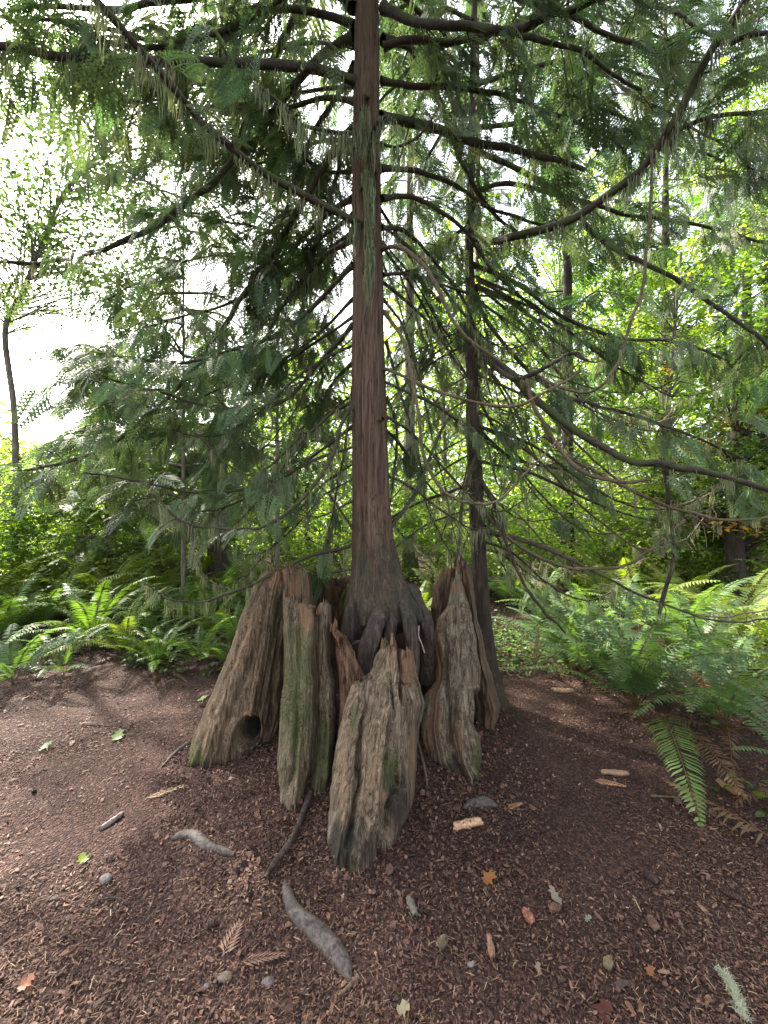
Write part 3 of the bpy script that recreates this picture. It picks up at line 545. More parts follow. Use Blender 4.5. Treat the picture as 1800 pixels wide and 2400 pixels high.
B([(826, 1175, D0), (790, 1195, 2.55), (745, 1212, 2.5), (700, 1205, 2.46), (650, 1185, 2.42), (600, 1160, 2.4)], .006, .003, fol=0, moss=.2)
B([(828, 1240, 2.6), (800, 1200, 2.55), (775, 1165, 2.5), (745, 1135, 2.5)], .01, .005, moss=.5)
B([(828, 760, D0), (795, 800, 2.7), (740, 860, 2.8), (680, 930, 2.85), (600, 960, 2.8), (500, 950, 2.7), (420, 935, 2.6), (330, 910, 2.55), (230, 880, 2.5)], .016, .005, fol=1.7, moss=.3, spread=.42, label='feathery limb hanging out to the left')
B([(828, 620, D0), (780, 670, 2.75), (710, 740, 2.85), (620, 800, 2.85), (520, 830, 2.75), (400, 850, 2.65), (280, 850, 2.55), (180, 850, 2.5)], .018, .005, fol=1.7, moss=.3, spread=.42)
B([(828, 560, 2.7), (760, 600, 2.95), (690, 680, 3.2), (630, 780, 3.4), (600, 900, 3.5), (560, 1000, 3.5), (480, 1080, 3.5)], .02, .006, fol=1.6, moss=1., spread=.42)
B([(828, 465, 2.7), (770, 500, 2.95), (700, 570, 3.2), (640, 650, 3.3), (560, 700, 3.3), (450, 735, 3.2), (350, 760, 3.1)], .02, .006, fol=1.6, moss=.5, spread=.42)
B([(828, 850, 2.72), (780, 900, 3.0), (740, 980, 3.3), (700, 1060, 3.5), (620, 1130, 3.6), (520, 1180, 3.6)], .014, .005, fol=1.4, moss=1., spread=.36)
B([(826, 1000, 2.7), (760, 1050, 2.8), (670, 1110, 2.8), (560, 1150, 2.7), (440, 1150, 2.6), (300, 1120, 2.5), (200, 1110, 2.45)], .012, .005, fol=1.3, moss=.3, spread=.36, spray=.22)
B([(828, 20, D0), (760, -40, 2.8), (680, 60, 3.0), (620, 190, 3.1), (570, 300, 3.1), (530, 380, 3.0)], .03, .012, fol=1.0, moss=1.5, spread=.3)
B([(830, 150, 2.7), (790, 230, 2.9), (740, 300, 3.0), (700, 400, 3.1), (660, 520, 3.1), (600, 640, 3.1)], .02, .008, fol=1.2, moss=1.8, spread=.3)
B([(835, 290, 2.7), (800, 330, 2.9), (790, 420, 3.0), (750, 540, 3.1), (720, 660, 3.2), (690, 800, 3.2)], .018, .007, fol=1.2, moss=1.8, spread=.28)
B([(830, 60, 2.66), (740, 30, 2.7), (600, 20, 2.6), (480, 60, 2.5), (380, 90, 2.4), (250, 70, 2.3), (100, 30, 2.2)], .022, .008, fol=1.6, moss=.8, spread=.4)
B([(830, -60, 2.66), (700, -60, 2.5), (550, -30, 2.3), (400, 0, 2.2), (250, 20, 2.1), (50, 10, 2.0)], .025, .008, fol=1.5, moss=.6, spread=.35)
B([(832, 240, 2.66), (760, 230, 2.8), (650, 260, 2.9), (520, 250, 2.9), (400, 270, 2.8), (320, 240, 2.7), (200, 230, 2.6)], .018, .006, fol=1.3, moss=.7, spread=.3)
B([(826, 905, 2.7), (800, 1100, 2.8), (770, 1250, 2.9), (745, 1330, 3.0)], .01, .004, fol=.6, moss=1.2, spread=.25)
B([(828, 500, 2.7), (780, 540, 2.9), (720, 560, 3.1), (640, 540, 3.3), (540, 520, 3.4), (440, 500, 3.5), (340, 520, 3.5)], .014, .005, fol=1.5, moss=.6, spread=.38)
B([(830, 400, 2.7), (770, 400, 2.9), (690, 370, 3.1), (600, 380, 3.3), (500, 350, 3.4), (430, 370, 3.5)], .014, .005, fol=1.3, moss=.6, spread=.34)
B([(830, 110, 2.7), (720, 100, 3.0), (600, 120, 3.2), (470, 90, 3.3), (340, 150, 3.4), (240, 160, 3.4)], .014, .005, fol=1.6, moss=.5, spread=.4)
B([(828, 700, 2.72), (770, 760, 3.0), (690, 830, 3.3), (600, 870, 3.5), (500, 860, 3.6), (380, 840, 3.6)], .012, .004, fol=1.4, moss=.4, spread=.4)
B([(830, 330, 2.7), (760, 330, 3.0), (660, 360, 3.2), (560, 350, 3.4), (460, 330, 3.5), (380, 370, 3.6), (300, 420, 3.6)], .014, .005, fol=1.6, moss=.5, spread=.42)
B([(830, 200, 2.7), (740, 210, 3.0), (620, 230, 3.3), (500, 210, 3.5), (380, 240, 3.6), (260, 300, 3.6), (160, 360, 3.6)], .014, .005, fol=1.6, moss=.4, spread=.42)
B([(830, 540, 2.7), (760, 590, 3.1), (660, 620, 3.4), (560, 600, 3.7), (450, 610, 3.8), (340, 650, 3.8), (250, 700, 3.8)], .014, .005, fol=1.6, moss=.4, spread=.45)
B([(830, 0, 2.66), (700, -20, 2.5), (560, 60, 2.4), (420, 100, 2.3), (300, 110, 2.2), (160, 60, 2.1), (40, 40, 2.0)], .02, .006, fol=1.5, moss=.5, spread=.4)
B([(832, 740, 2.7), (760, 790, 3.0), (650, 860, 3.3), (540, 900, 3.5), (420, 960, 3.5), (300, 1010, 3.5), (180, 1030, 3.4)], .012, .004, fol=1.6, moss=.3, spread=.45)
# lichen hung snag in front of the trunk
sn = B([(858, 380, 2.56), (860, 330, 2.5), (858, 290, 2.44), (850, 252, 2.38)], .022, .02, moss=3.5, label='lichen hung snag standing out in front of the trunk')
B([(862, 330, 2.5), (840, 315, 2.42), (800, 312, 2.35), (750, 305, 2.28), (700, 290, 2.2), (650, 245, 2.15), (600, 205, 2.1)], .013, .006, moss=3.0)
B([(864, 345, 2.5), (885, 335, 2.42), (920, 345, 2.4), (960, 335, 2.36), (1000, 300, 2.3), (1040, 220, 2.25)], .009, .004, moss=1.5)
B([(864, 330, 2.5), (880, 295, 2.42), (905, 275, 2.4), (930, 290, 2.4)], .013, .009, moss=3.5)
B([(861, 370, 2.54), (866, 450, 2.48), (866, 540, 2.47), (864, 620, 2.46), (862, 660, 2.45)], .006, .004, moss=5)
# right side limbs of the main tree
B([(893, 585, D0), (930, 580, 2.5), (975, 605, 2.42), (1010, 645, 2.38), (1045, 715, 2.36), (1075, 770, 2.36), (1120, 815, 2.36), (1180, 850, 2.34)], .013, .009, bark='bark_tan', moss=.05, label='smooth tan limb arching down to the right')
B([(900, 730, D0), (935, 780, 2.48), (960, 850, 2.42), (975, 920, 2.4), (985, 1000, 2.38), (1002, 1090, 2.35), (1040, 1150, 2.33), (1100, 1182, 2.3), (1150, 1175, 2.28), (1205, 1140, 2.26), (1260, 1080, 2.24), (1300, 1030, 2.24)], .012, .005, bark='bark_tan', moss=.25, label='tan limb hanging in a deep loop behind the slim trunk')
B([(902, 865, D0), (950, 885, 2.5), (1030, 920, 2.42), (1110, 945, 2.38), (1180, 952, 2.34), (1240, 940, 2.3), (1310, 905, 2.26), (1365, 860, 2.24)], .011, .006, bark='bark_tan', moss=.25)
B([(905, 930, 2.7), (930, 1000, 2.8), (925, 1080, 2.85), (912, 1180, 2.9)], .012, .006, moss=.9)
B([(908, 1245, 2.62), (945, 1200, 2.7), (990, 1120, 2.8), (1020, 1040, 2.85), (1050, 980, 2.9)], .013, .008, moss=.5)
B([(897, 95, D0), (960, 110, 2.75), (1010, 190, 2.9), (1050, 300, 3.0), (1090, 400, 3.05), (1150, 500, 3.1), (1230, 560, 3.1)], .026, .01, fol=.9, moss=.4, spread=.3)
B([(893, 275, D0), (950, 285, 2.7), (1020, 300, 2.75), (1100, 330, 2.75), (1200, 350, 2.75), (1280, 370, 2.7), (1370, 395, 2.65)], .032, .013, fol=.7, moss=.8, spread=.3, label='thick dark limb level to the right')
B([(893, 395, D0), (980, 400, 2.8), (1060, 430, 2.9), (1130, 480, 2.95), (1210, 510, 3.0), (1300, 540, 3.0)], .018, .008, fol=.7, moss=.4, spread=.3)
B([(895, 465, D0), (960, 462, 2.8), (1020, 490, 2.9), (1090, 540, 3.0), (1160, 640, 3.1), (1250, 720, 3.1), (1340, 770, 3.1)], .018, .007, fol=.8, moss=.4, spread=.3)
B([(895, 535, D0), (950, 545, 2.75), (1010, 600, 2.9), (1060, 670, 3.0), (1110, 760, 3.0), (1150, 900, 3.0)], .015, .007, fol=.5, moss=.6, spread=.25)
B([(898, 645, D0), (950, 645, 2.75), (1020, 655, 2.9), (1100, 690, 3.0), (1200, 690, 3.1)], .012, .006, fol=.9, moss=.4, spread=.28)
B([(898, 20, D0), (980, 50, 2.5), (1080, 60, 2.4), (1200, 70, 2.3), (1300, 35, 2.2), (1430, -20, 2.1)], .026, .014, fol=1.2, moss=.3, spread=.4, label='dark limb crossing the top right')
B([(898, 110, D0), (960, 90, 2.6), (1050, 100, 2.55), (1150, 80, 2.5), (1290, 100, 2.4), (1400, 150, 2.4), (1500, 210, 2.4)], .022, .008, fol=1.15, moss=.3, spread=.42)
B([(893, 190, D0), (980, 200, 2.7), (1100, 210, 2.7), (1220, 240, 2.7), (1350, 290, 2.7), (1450, 330, 2.7)], .02, .007, fol=1.2, moss=.4, spread=.42)
B([(900, -100, D0), (1000, -80, 2.5), (1150, -30, 2.4), (1300, 30, 2.3), (1450, 90, 2.3), (1580, 160, 2.3)], .026, .008, fol=1.2, moss=.3, spread=.45)
B([(898, 700, 2.66), (940, 760, 2.8), (985, 900, 2.9), (1020, 1050, 2.95), (1075, 1290, 3.0)], .01, .004, fol=.2, moss=.8, spread=.2)
B([(905, 800, 2.68), (950, 960, 2.8), (985, 1080, 2.9), (1000, 1180, 2.95), (1060, 1310, 3.0)], .01, .004, fol=.2, moss=1.0, spread=.2)
# crown above the picture
for i in range(26):
    z = 5.2+i*.3; a = rng.uniform(0, 6.28); l = rng.uniform(1.3, 2.4)*(1-.03*i); c_ = np.array([TB[0], 2.65, z])
    dv = np.array([math.cos(a), math.sin(a), 0])
    limb(tree, [c_, c_+dv*l*.4+[0, 0, .1], c_+dv*l*.75+[0, 0, -.05], c_+dv*l+[0, 0, -.3]], .028, .006, fol=.9, moss=0, spread=.5, spray=.4, tmpl=SPRS)

# ------------------------------------------------------------------ slim tree
tree2 = thing('conifer_tree', 'slim slightly crooked trunk growing just behind the right side of the stump', 'tree', (P(1165, 1645, 3.2)[0], 3.2, 0))
g = Geo(); sp = [(1152, 1660, 3.16), (1146, 1600, 3.18), (1138, 1540, 3.2), (1130, 1450, 3.2), (1121, 1280, 3.2), (1113, 1100, 3.2), (1107, 1000, 3.2), (1108, 900, 3.2), (1101, 800, 3.2), (1103, 700, 3.2), (1099, 600, 3.2), (1102, 500, 3.2), (1106, 300, 3.2), (1110, 100, 3.2), (1114, -200, 3.2), (1116, -900, 3.2)]
c = spline(PT(sp), 150); wz = np.interp(c[:, 2], [0, .25, .6, 1.2, 2.2, 3.2, 4.2, 5.5, 8.6], [.13, .09, .07, .059, .052, .04, .03, .024, .01])
tube(g, c, wz, 28, .07, seed=4); g.build('trunk', MAT['bark'], tree2, smooth=True)
S = lambda *a, **k: limb(tree2, PT(a[0]), *a[1:], **k)
D2 = 3.18
S([(1101, 556, 3.2), (1160, 566, 3.02), (1210, 555, 2.8), (1280, 535, 2.7), (1350, 510, 2.6), (1420, 460, 2.5), (1490, 410, 2.42), (1540, 350, 2.36), (1580, 290, 2.3), (1620, 230, 2.25), (1660, 150, 2.2), (1700, 70, 2.15), (1740, 0, 2.1), (1780, -80, 2.05)], .026, .022, fol=.3, moss=1.3, spread=.22, label='heavy mossy limb sweeping up to the top right corner')
S([(1550, 330, 2.36), (1600, 300, 2.34), (1650, 280, 2.32), (1720, 265, 2.3), (1830, 262, 2.3)], .014, .01, fol=1.2, moss=1.6, spread=.3)
S([(1715, 100, 2.15), (1760, 82, 2.1), (1830, 75, 2.1)], .012, .01, moss=1.3)
S([(1112, 815, D2), (1150, 850, 3.05), (1200, 885, 2.9), (1235, 885, 2.8), (1300, 855, 2.7), (1340, 830, 2.65), (1372, 850, 2.6)], .02, .01, bark='bark_mossy', moss=.8)
S([(1112, 825, D2), (1180, 862, 3.0), (1250, 930, 2.9), (1320, 985, 2.8), (1400, 1040, 2.7), (1470, 1078, 2.62), (1550, 1090, 2.55), (1640, 1105, 2.5), (1730, 1130, 2.45), (1850, 1160, 2.4)], .03, .014, moss=.5, fol=.3, spread=.25, label='thick dark limb slanting down to the right edge')
S([(1235, 890, 2.8), (1250, 950, 2.75), (1285, 1010, 2.7), (1330, 1075, 2.62), (1390, 1115, 2.56), (1450, 1133, 2.5), (1500, 1130, 2.46), (1530, 1122, 2.44)], .014, .01, bark='bark_tan', moss=.15, label='bare tan limb curving down with an upturned end')
S([(1275, 1020, 2.7), (1350, 1080, 2.7), (1450, 1130, 2.65), (1540, 1180, 2.6), (1620, 1205, 2.55), (1700, 1213, 2.5), (1830, 1208, 2.45)], .012, .009, bark='bark_tan', moss=.4)
S([(1128, 1185, D2), (1170, 1240, 3.1), (1230, 1290, 3.0), (1300, 1320, 2.95), (1380, 1336, 2.9), (1460, 1328, 2.85), (1530, 1290, 2.8), (1600, 1225, 2.78)], .013, .01, bark='bark_tan', moss=.3, label='long bare limb looping low above the ferns')
S([(1125, 1120, D2), (1160, 1190, 3.1), (1190, 1290, 3.0), (1230, 1370, 2.95), (1280, 1440, 2.95), (1325, 1490, 3.0)], .015, .008, bark='bark_root', moss=.3, label='dead dark limb slanting down to the ground')
S([(1240, 870, 2.85), (1300, 900, 2.7), (1370, 920, 2.6), (1420, 890, 2.5), (1455, 830, 2.45), (1475, 770, 2.42), (1500, 690, 2.4), (1515, 600, 2.38), (1522, 480, 2.36), (1525, 350, 2.35)], .011, .008, bark='bark_tan', moss=.5, label='upright tan limb rising at the right')
S([(1112, 700, D2), (1160, 780, 3.2), (1250, 880, 3.2), (1330, 930, 3.1), (1450, 960, 3.0), (1600, 1010, 2.9), (1750, 1080, 2.85)], .018, .007, fol=1.0, moss=.4, spread=.35)
S([(1108, 620, D2), (1200, 660, 3.2), (1320, 740, 3.2), (1440, 790, 3.1), (1580, 800, 3.0), (1700, 840, 2.9)], .018, .007, fol=1.4, moss=.5, spread=.4)
S([(1106, 450, D2), (1200, 430, 3.2), (1320, 460, 3.2), (1450, 500, 3.1), (1600, 520, 3.0), (1780, 570, 2.9)], .02, .008, fol=1.5, moss=.5, spread=.4)
S([(1106, 350, D2), (1180, 380, 3.2), (1290, 440, 3.1), (1340, 490, 3.0), (1420, 570, 2.9), (1540, 630, 2.8), (1640, 700, 2.7), (1760, 780, 2.6), (1850, 860, 2.6)], .022, .009, fol=.5, moss=.5, spread=.35)
S([(1108, 300, D2), (1200, 290, 3.3), (1330, 250, 3.4), (1450, 270, 3.4), (1580, 330, 3.3), (1700, 380, 3.2)], .02, .008, fol=1.5, moss=.3, spread=.45)
S([(1110, 200, D2), (1200, 170, 3.3), (1330, 140, 3.4), (1450, 160, 3.4), (1580, 210, 3.4)], .02, .008, fol=1.15, moss=.3, spread=.45)
S([(1112, 100, D2), (1200, 60, 3.3), (1330, 30, 3.4), (1480, 60, 3.4), (1650, 130, 3.4)], .02, .008, fol=1.15, moss=.3, spread=.45)
S([(1108, 240, D2), (1060, 280, 3.4), (1010, 350, 3.5), (980, 450, 3.6), (960, 560, 3.6)], .016, .007, fol=1.1, moss=.8, spread=.35)
S([(1106, 140, D2), (1060, 160, 3.4), (1010, 200, 3.5), (960, 300, 3.6), (930, 420, 3.6)], .016, .007, fol=1.1, moss=.8, spread=.35)
S([(1108, 50, D2), (1040, 20, 3.2), (980, 60, 3.3), (940, 160, 3.4)], .016, .007, fol=1.2, moss=.8, spread=.35)
S([(1106, 520, D2), (1060, 560, 3.3), (1010, 640, 3.4), (970, 750, 3.5), (950, 860, 3.5)], .014, .006, fol=1.1, moss=.6, spread=.3)
S([(1108, 760, D2), (1060, 800, 3.3), (1000, 850, 3.4), (960, 930, 3.5)], .012, .006, fol=1.1, moss=.6, spread=.3)
S([(1115, 1000, D2), (1180, 1060, 3.2), (1260, 1150, 3.1), (1330, 1220, 3.0), (1400, 1250, 2.9), (1470, 1240, 2.9)], .009, .005, moss=.5)
S([(1115, 920, D2), (1160, 1000, 3.25), (1230, 1080, 3.3), (1320, 1100, 3.3), (1400, 1130, 3.2)], .012, .005, fol=1.2, moss=.6, spread=.32)
S([(1118, 1060, D2), (1095, 1120, 3.05), (1082, 1200, 3.0), (1072, 1290, 2.95), (1066, 1330, 2.92)], .014, .01, moss=1.0)
S([(1118, 1110, D2), (1170, 1180, 3.3), (1230, 1220, 3.4), (1320, 1210, 3.4)], .01, .004, fol=1.1, moss=.6, spread=.28)
S([(1560, 1100, 2.54), (1570, 1180, 2.6), (1577, 1250, 2.65), (1578, 1310, 2.7), (1556, 1380, 2.75), (1545, 1440, 2.8)], .013, .013, bark='bark_mossy', moss=.5, label='hanging dead stem dropping into the ferns')
S([(1110, -20, D2), (1250, -40, 3.0), (1400, -30, 2.8), (1550, 20, 2.7), (1700, 100, 2.6)], .022, .008, fol=1.15, moss=.2, spread=.45)
S([(1380, 150, 3.3), (1480, 220, 3.0), (1560, 260, 2.9), (1680, 330, 2.8), (1800, 420, 2.7)], .012, .006, fol=1.2, moss=.4, spread=.35)
for i in range(46):
    z = rng.uniform(1.1, 3.4); a = rng.uniform(-.3, 1.2) if i % 3 else rng.uniform(1.5, 3.0); l = rng.uniform(.9, 2.3); c_ = np.array([.73, 3.2, z]); dv = np.array([math.cos(a), math.sin(a), 0]); dr = rng.uniform(.35, .8)*l*.7
    dr = min(dr, z-.75); limb(tree2, [c_, c_+dv*l*.25+[0, 0, -.25*dr], c_+dv*l*.5+[0, 0, -.72*dr], c_+dv*l*.72+[0, 0, -dr], c_+dv*l*.9+[0, 0, -.95*dr], c_+dv*l+[0, 0, -.75*dr]], rng.uniform(.006, .014), .003, fol=rng.choice([0, 0, 0, .35]), moss=rng.uniform(.2, .8), spread=.26, bark=rng.choice(['bark_tan', 'bark_mossy', 'bark_mossy']), dead=9)
for i in range(22):
    z = rng.uniform(1.3, 3.6); a = rng.uniform(.3, 3.2); l = rng.uniform(.8, 2.0); c_ = np.array([TB[0], 2.65, z]); dv = np.array([math.cos(a), math.sin(a), 0]); dr = rng.uniform(.35, .8)*l*.7
    limb(tree, [c_, c_+dv*l*.25+[0, 0, -.25*dr], c_+dv*l*.5+[0, 0, -.72*dr], c_+dv*l*.72+[0, 0, -dr], c_+dv*l*.9+[0, 0, -.95*dr], c_+dv*l+[0, 0, -.75*dr]], rng.uniform(.006, .014), .003, fol=rng.choice([0, .25, .5]), moss=rng.uniform(.3, 1.2), spread=.3, dead=9)
for i in range(14):
    z = 5.0+i*.28; a = rng.uniform(0, 6.28); l = rng.uniform(1., 1.8)*(1-.04*i); c_ = np.array([.75, 3.2, z]); dv = np.array([math.cos(a), math.sin(a), 0])
    limb(tree2, [c_, c_+dv*l*.4+[0, 0, .1], c_+dv*l*.75, c_+dv*l+[0, 0, -.25]], .02, .006, fol=.9, moss=0, spread=.5, spray=.4, tmpl=SPRS)

# ------------------------------------------------------------------ ferns
def frond_mesh(L=.95, lift=.75, npn=34, pl=.1, col=(.05, .1, .035), name='frond', curl=1., brown=False, wide=1.):
    npn = int(npn*1.3)
    """one frond along +X from the origin, rising and arching over"""
    t = np.linspace(0, 1, 14); ang = R(70*lift)-t**1.2*R(98*curl*min(1, lift))
    step = L/13; x = np.concatenate([[0], np.cumsum(np.cos(ang[:-1])*step)]); z = np.concatenate([[0], np.cumsum(np.sin(ang[:-1])*step)])
    bend = rng.uniform(-.12, .12)*t**2*L; c = np.stack([x, bend, z], -1)
    g = Geo(); tube(g, c, np.linspace(.0035, .001, 14), 4, col=(.13, .1, .04) if not brown else (.16, .08, .04))
    T = norm(np.gradient(c, axis=0))
    V, Fc, C = [], [], []
    for i in range(npn):
        tt = .17+.83*(i+.3)/npn; a = min(12, int(tt*13)); b = tt*13-a; p = c[a]*(1-b)+c[a+1]*b; tg = T[a]
        side = norm(np.cross([0, 0, 1.], tg)); nrm = np.cross(tg, side); l = pl*wide*min(1, (tt-.08)/.16)**.5*(1-tt**2.6)**.8+.008
        w_ = L*.87/npn*.72
        for s in (1, -1):
            if rng.uniform() < .05: continue
            fw = .22+.25*tt+rng.uniform(-.07, .07); dr = -.22+rng.uniform(-.15, .12)
            if brown: fw += rng.uniform(-.3, .5); dr += rng.uniform(-.9, .3)
            d = norm(side*s+tg*fw+nrm*dr); ll = l*rng.uniform(.88, 1.06)*(.75 if brown else 1)
            k = len(V); e = norm(tg-d*np.dot(tg, d))
            V += [p-e*w_*.35, p+d*ll*.3-e*w_*.52-nrm*.002, p+d*ll+nrm*(-.14*ll), p+d*ll*.25+e*w_*.5, p+d*ll*.7-e*w_*.34, p+d*ll*.7+e*w_*.3]
            Fc += [[k, k+1, k+4, k+3], [k+3, k+4, k+2, k+5]]
            cc = np.array(col)*rng.uniform(.85, 1.15); C += [cc]*6
    g.add(np.array(V), np.array(Fc), np.array(C))
    ORG['_'] = np.zeros(3); o = g.build(name, MAT['fern'])
    me = o.data; bpy.data.objects.remove(o); return me
GREENS = [(.085, .145, .06), (.085, .15, .035), (.13, .18, .03)]
FM = {ci: [frond_mesh(L=1.08, lift=l, col=np.array(cg)*v, curl=cu, pl=.12, npn=25) for l, v, cu in ((1.12, 1, 1.0), (.98, 1.12, .95), (.8, .9, 1.0), (1.08, 1.05, .8), (.62, .95, 1.05))] for ci, cg in enumerate(GREENS)}
FM['brown'] = [frond_mesh(L=.8, lift=l, col=(.13, .075, .045), curl=cu, pl=.075, brown=True) for l, cu in ((.5, 1.3), (.7, 1.9), (.3, 1.2))]
def fern(x, y, size=1., n=12, tone=0, nb=2, label=None, group=None, arc=(0, 6.283), name='fern', up=.06):
    z = float(gz(x, y)); r = thing(name, label, 'fern', (x, y, z), group)
    for i in range(n+nb):
        br = i >= n; me = random.choice(FM['brown'] if br else FM[tone])
        o = bpy.data.objects.new('dead_frond' if br else 'frond', me); COL.objects.link(o); o.parent = r
        if br: a = rng.uniform(0, 6.283)
        else: a = arc[0]+(arc[1]-arc[0])*(i+rng.uniform(-.35, .35))/n
        o.rotation_euler = (rng.normal()*.12, rng.normal()*.15+(.25 if br else -up), a); s = size*rng.uniform(.75, 1.12); o.scale = (s, s, s)
        if br: o['label'] = 'shrivelled brown dead frond'
    return r
def gp(px, d): return (px-900)/F*d, d
GR = 'sword ferns massed at the right'
fern(*gp(1490, 3.1), 1.1, 20, 0, 3, 'large dark sword fern in front at the right, fanning from bare soil', up=.14)
fern(*gp(1370, 3.7), .95, 15, 0, 2, 'full sword fern between the big right fern and the slim trunk', up=.1)
fern(*gp(1620, 3.5), 1.1, 15, 0, 2, 'tall sword fern directly behind the big right fern', up=.15)
fern(*gp(1700, 2.8), 1.0, 14, 0, 5, 'dark sword fern by the right edge above dead brown fronds', up=.12)
fern(*gp(1960, 2.0), .8, 14, 0, 2, 'bluish sword fern poking in at the right edge')
fern(*gp(1330, 4.0), .8, 12, 0, 2, 'small sword fern just right of the slim trunk')
for px, d, s, t in [(1380, 4.6, 1.1, 1), (1600, 4.0, 1.15, 0), (1500, 5.0, 1.2, 2), (1750, 3.9, 1.15, 2), (1720, 4.8, 1.25, 2), (1270, 5.2, 1., 1), (1880, 3.3, 1.1, 2), (1600, 5.8, 1.2, 2), (1400, 6.2, 1.2, 2), (1850, 5.6, 1.2, 2), (1200, 6.4, 1.1, 1), (2000, 4.6, 1.2, 2), (1030, 6.2, 1., 2), (1120, 7.4, 1.2, 1), (1300, 7.6, 1.2, 2), (1500, 7.4, 1.2, 2), (1700, 7.0, 1.2, 2), (980, 5.4, .8, 2)]:
    fern(*gp(px, d), s, 11, t, 1, 'sword fern in the thick bank behind and right of the slim trunk', GR)
for px, d, s, t in [(470, 4.0, .6, 1), (370, 3.9, .65, 1), (300, 4.2, .75, 2), (540, 3.9, .5, 1), (560, 4.3, .7, 1), (640, 4.9, .75, 1), (500, 4.8, .75, 2), (600, 5.6, .8, 1), (380, 4.4, .6, 1), (700, 5.6, .8, 2)]:
    fern(*gp(px, d), s, 12, t, 3, 'sword fern filling the ground close behind the left of the stump', 'sword ferns close behind the stump')
fern(*gp(150, 3.7), .62, 8, 0, 1, 'small bluish sword fern at the edge of the bare ground left')
fern(*gp(30, 3.55), .75, 9, 0, 1, 'pale grey green fern lying low at the left edge')
fern(*gp(215, 4.5), 1.0, 15, 1, 5, 'big yellow green sword fern with brown skirt nearest on the left')
fern(*gp(20, 4.6), 1.0, 12, 1, 6, 'sword fern above a mound of dead brown fronds at the left edge')
GL = 'sword ferns massed at the left'
for px, d, s, t in [(330, 4.9, .9, 1), (430, 5.2, .85, 1), (130, 5.3, 1.1, 2), (-60, 4.9, 1.1, 2), (520, 5.9, .85, 1), (250, 5.8, 1.1, 2), (380, 6.3, 1., 2), (60, 6.2, 1.2, 2), (-80, 6.4, 1.2, 1), (500, 7.2, 1., 2), (200, 7.1, 1.2, 2), (350, 7.8, 1.1, 2), (0, 7.6, 1.2, 2), (-180, 5.6, 1.2, 2), (600, 7.6, 1., 2), (90, 4.9, .8, 1), (280, 5.4, .85, 2), (400, 5.8, .8, 2), (180, 6.5, 1, 2), (330, 6.9, 1, 2), (450, 6.6, .9, 2), (0, 5.6, 1, 2), (560, 6.6, .8, 2), (480, 8.8, 1.1, 2), (120, 8.8, 1.2, 2), (280, 9.6, 1.2, 1), (700, 6.8, .8, 2)]:
    fern(*gp(px, d), s*1.05, 14, t, 3, 'sword fern in the sunny bank left of the stump', GL)
def lone_frond(px, py, d, L, ang, label, lift=.25, tone=0, wide=1.5, curl=1., npn=26, tilt=0.0):
    me = frond_mesh(L, lift, npn, .085, np.array(GREENS[tone])*1.3 if tone != 'brown' else (.15, .09, .055), curl=curl, wide=wide, brown=tone == 'brown')
    o = bpy.data.objects.new('fern_frond', me); COL.objects.link(o); p = P(px, py, d); o.location = p; o.rotation_euler = (.2, tilt, ang)
    tag(o, label, 'frond'); return o
lone_frond(1550, 1680, 2.75, 1.06, math.atan2(-.9, -.42), 'single bright green frond arching down over the bare ground', .36, 1, 1.6, 1.9, 32)
lone_frond(1600, 1700, 2.62, .8, math.atan2(-.9, -.25), 'brown dead frond lying beside the long green frond', .2, 'brown', 1.2, 1.2, 26)
lone_frond(1250, 1590, 3.4, .42, 1.6, 'upright shrivelled brown frond right of the slim trunk', 1.2, 'brown', .7, .2, 20)
lone_frond(1850, 1990, 1.75, .5, math.atan2(.7, -.5), 'pale brown dead frond at the right edge', .15, 'brown', 1.2, 1.0, 20)

# ------------------------------------------------------------------ ground cover (uncountable small leaves)
def cover(name, label, areas, cols, size=.05, hz=.12):
    g = Geo()
    for (x0, x1, y0, y1, k) in areas:
        x = rng.uniform(x0, x1, k); y = rng.uniform(y0, y1, k); q = np.stack([x, y, x*0], -1); keep = vn(q*1.7+4) > -.15; x, y = x[keep], y[keep]; k = len(x)
        T = np.stack([x, y, gz(x, y)+rng.uniform(.01, hz, k)], -1)
        M = frames(rnd(k)*[1, 1, .25], rnd(k, .4)+[0, 0, 1])*(size*rng.uniform(.6, 1.3, k))[:, None, None]
        c_ = np.array(cols)[rng.integers(0, len(cols), k)]*rng.uniform(.7, 1.3, (k, 1)); g.inst(*LEAF2, M, T, c_)
    tag(g.build(name, MAT['leaf']), label, 'ground cover', kind='stuff')
cover('ground_cover', 'low ivy and small green leaves on the floor among the ferns',
      [(-5.5, -1.5, 3.9, 5.4, 5200), (-3.0, -1.3, 3.9, 4.6, 700), (-9, -.5, 5.4, 9, 9000), (-2.6, -1.2, 3.7, 5.6, 1500), (.9, 2.4, 3.7, 5.2, 2400), (2.2, 5.5, 2.6, 5.0, 1500), (0, 9, 5.2, 9, 7000), (1.75, 2.3, 1.9, 2.6, 90)],
      [(.05, .09, .035), (.08, .13, .045), (.1, .17, .04), (.06, .1, .06)])

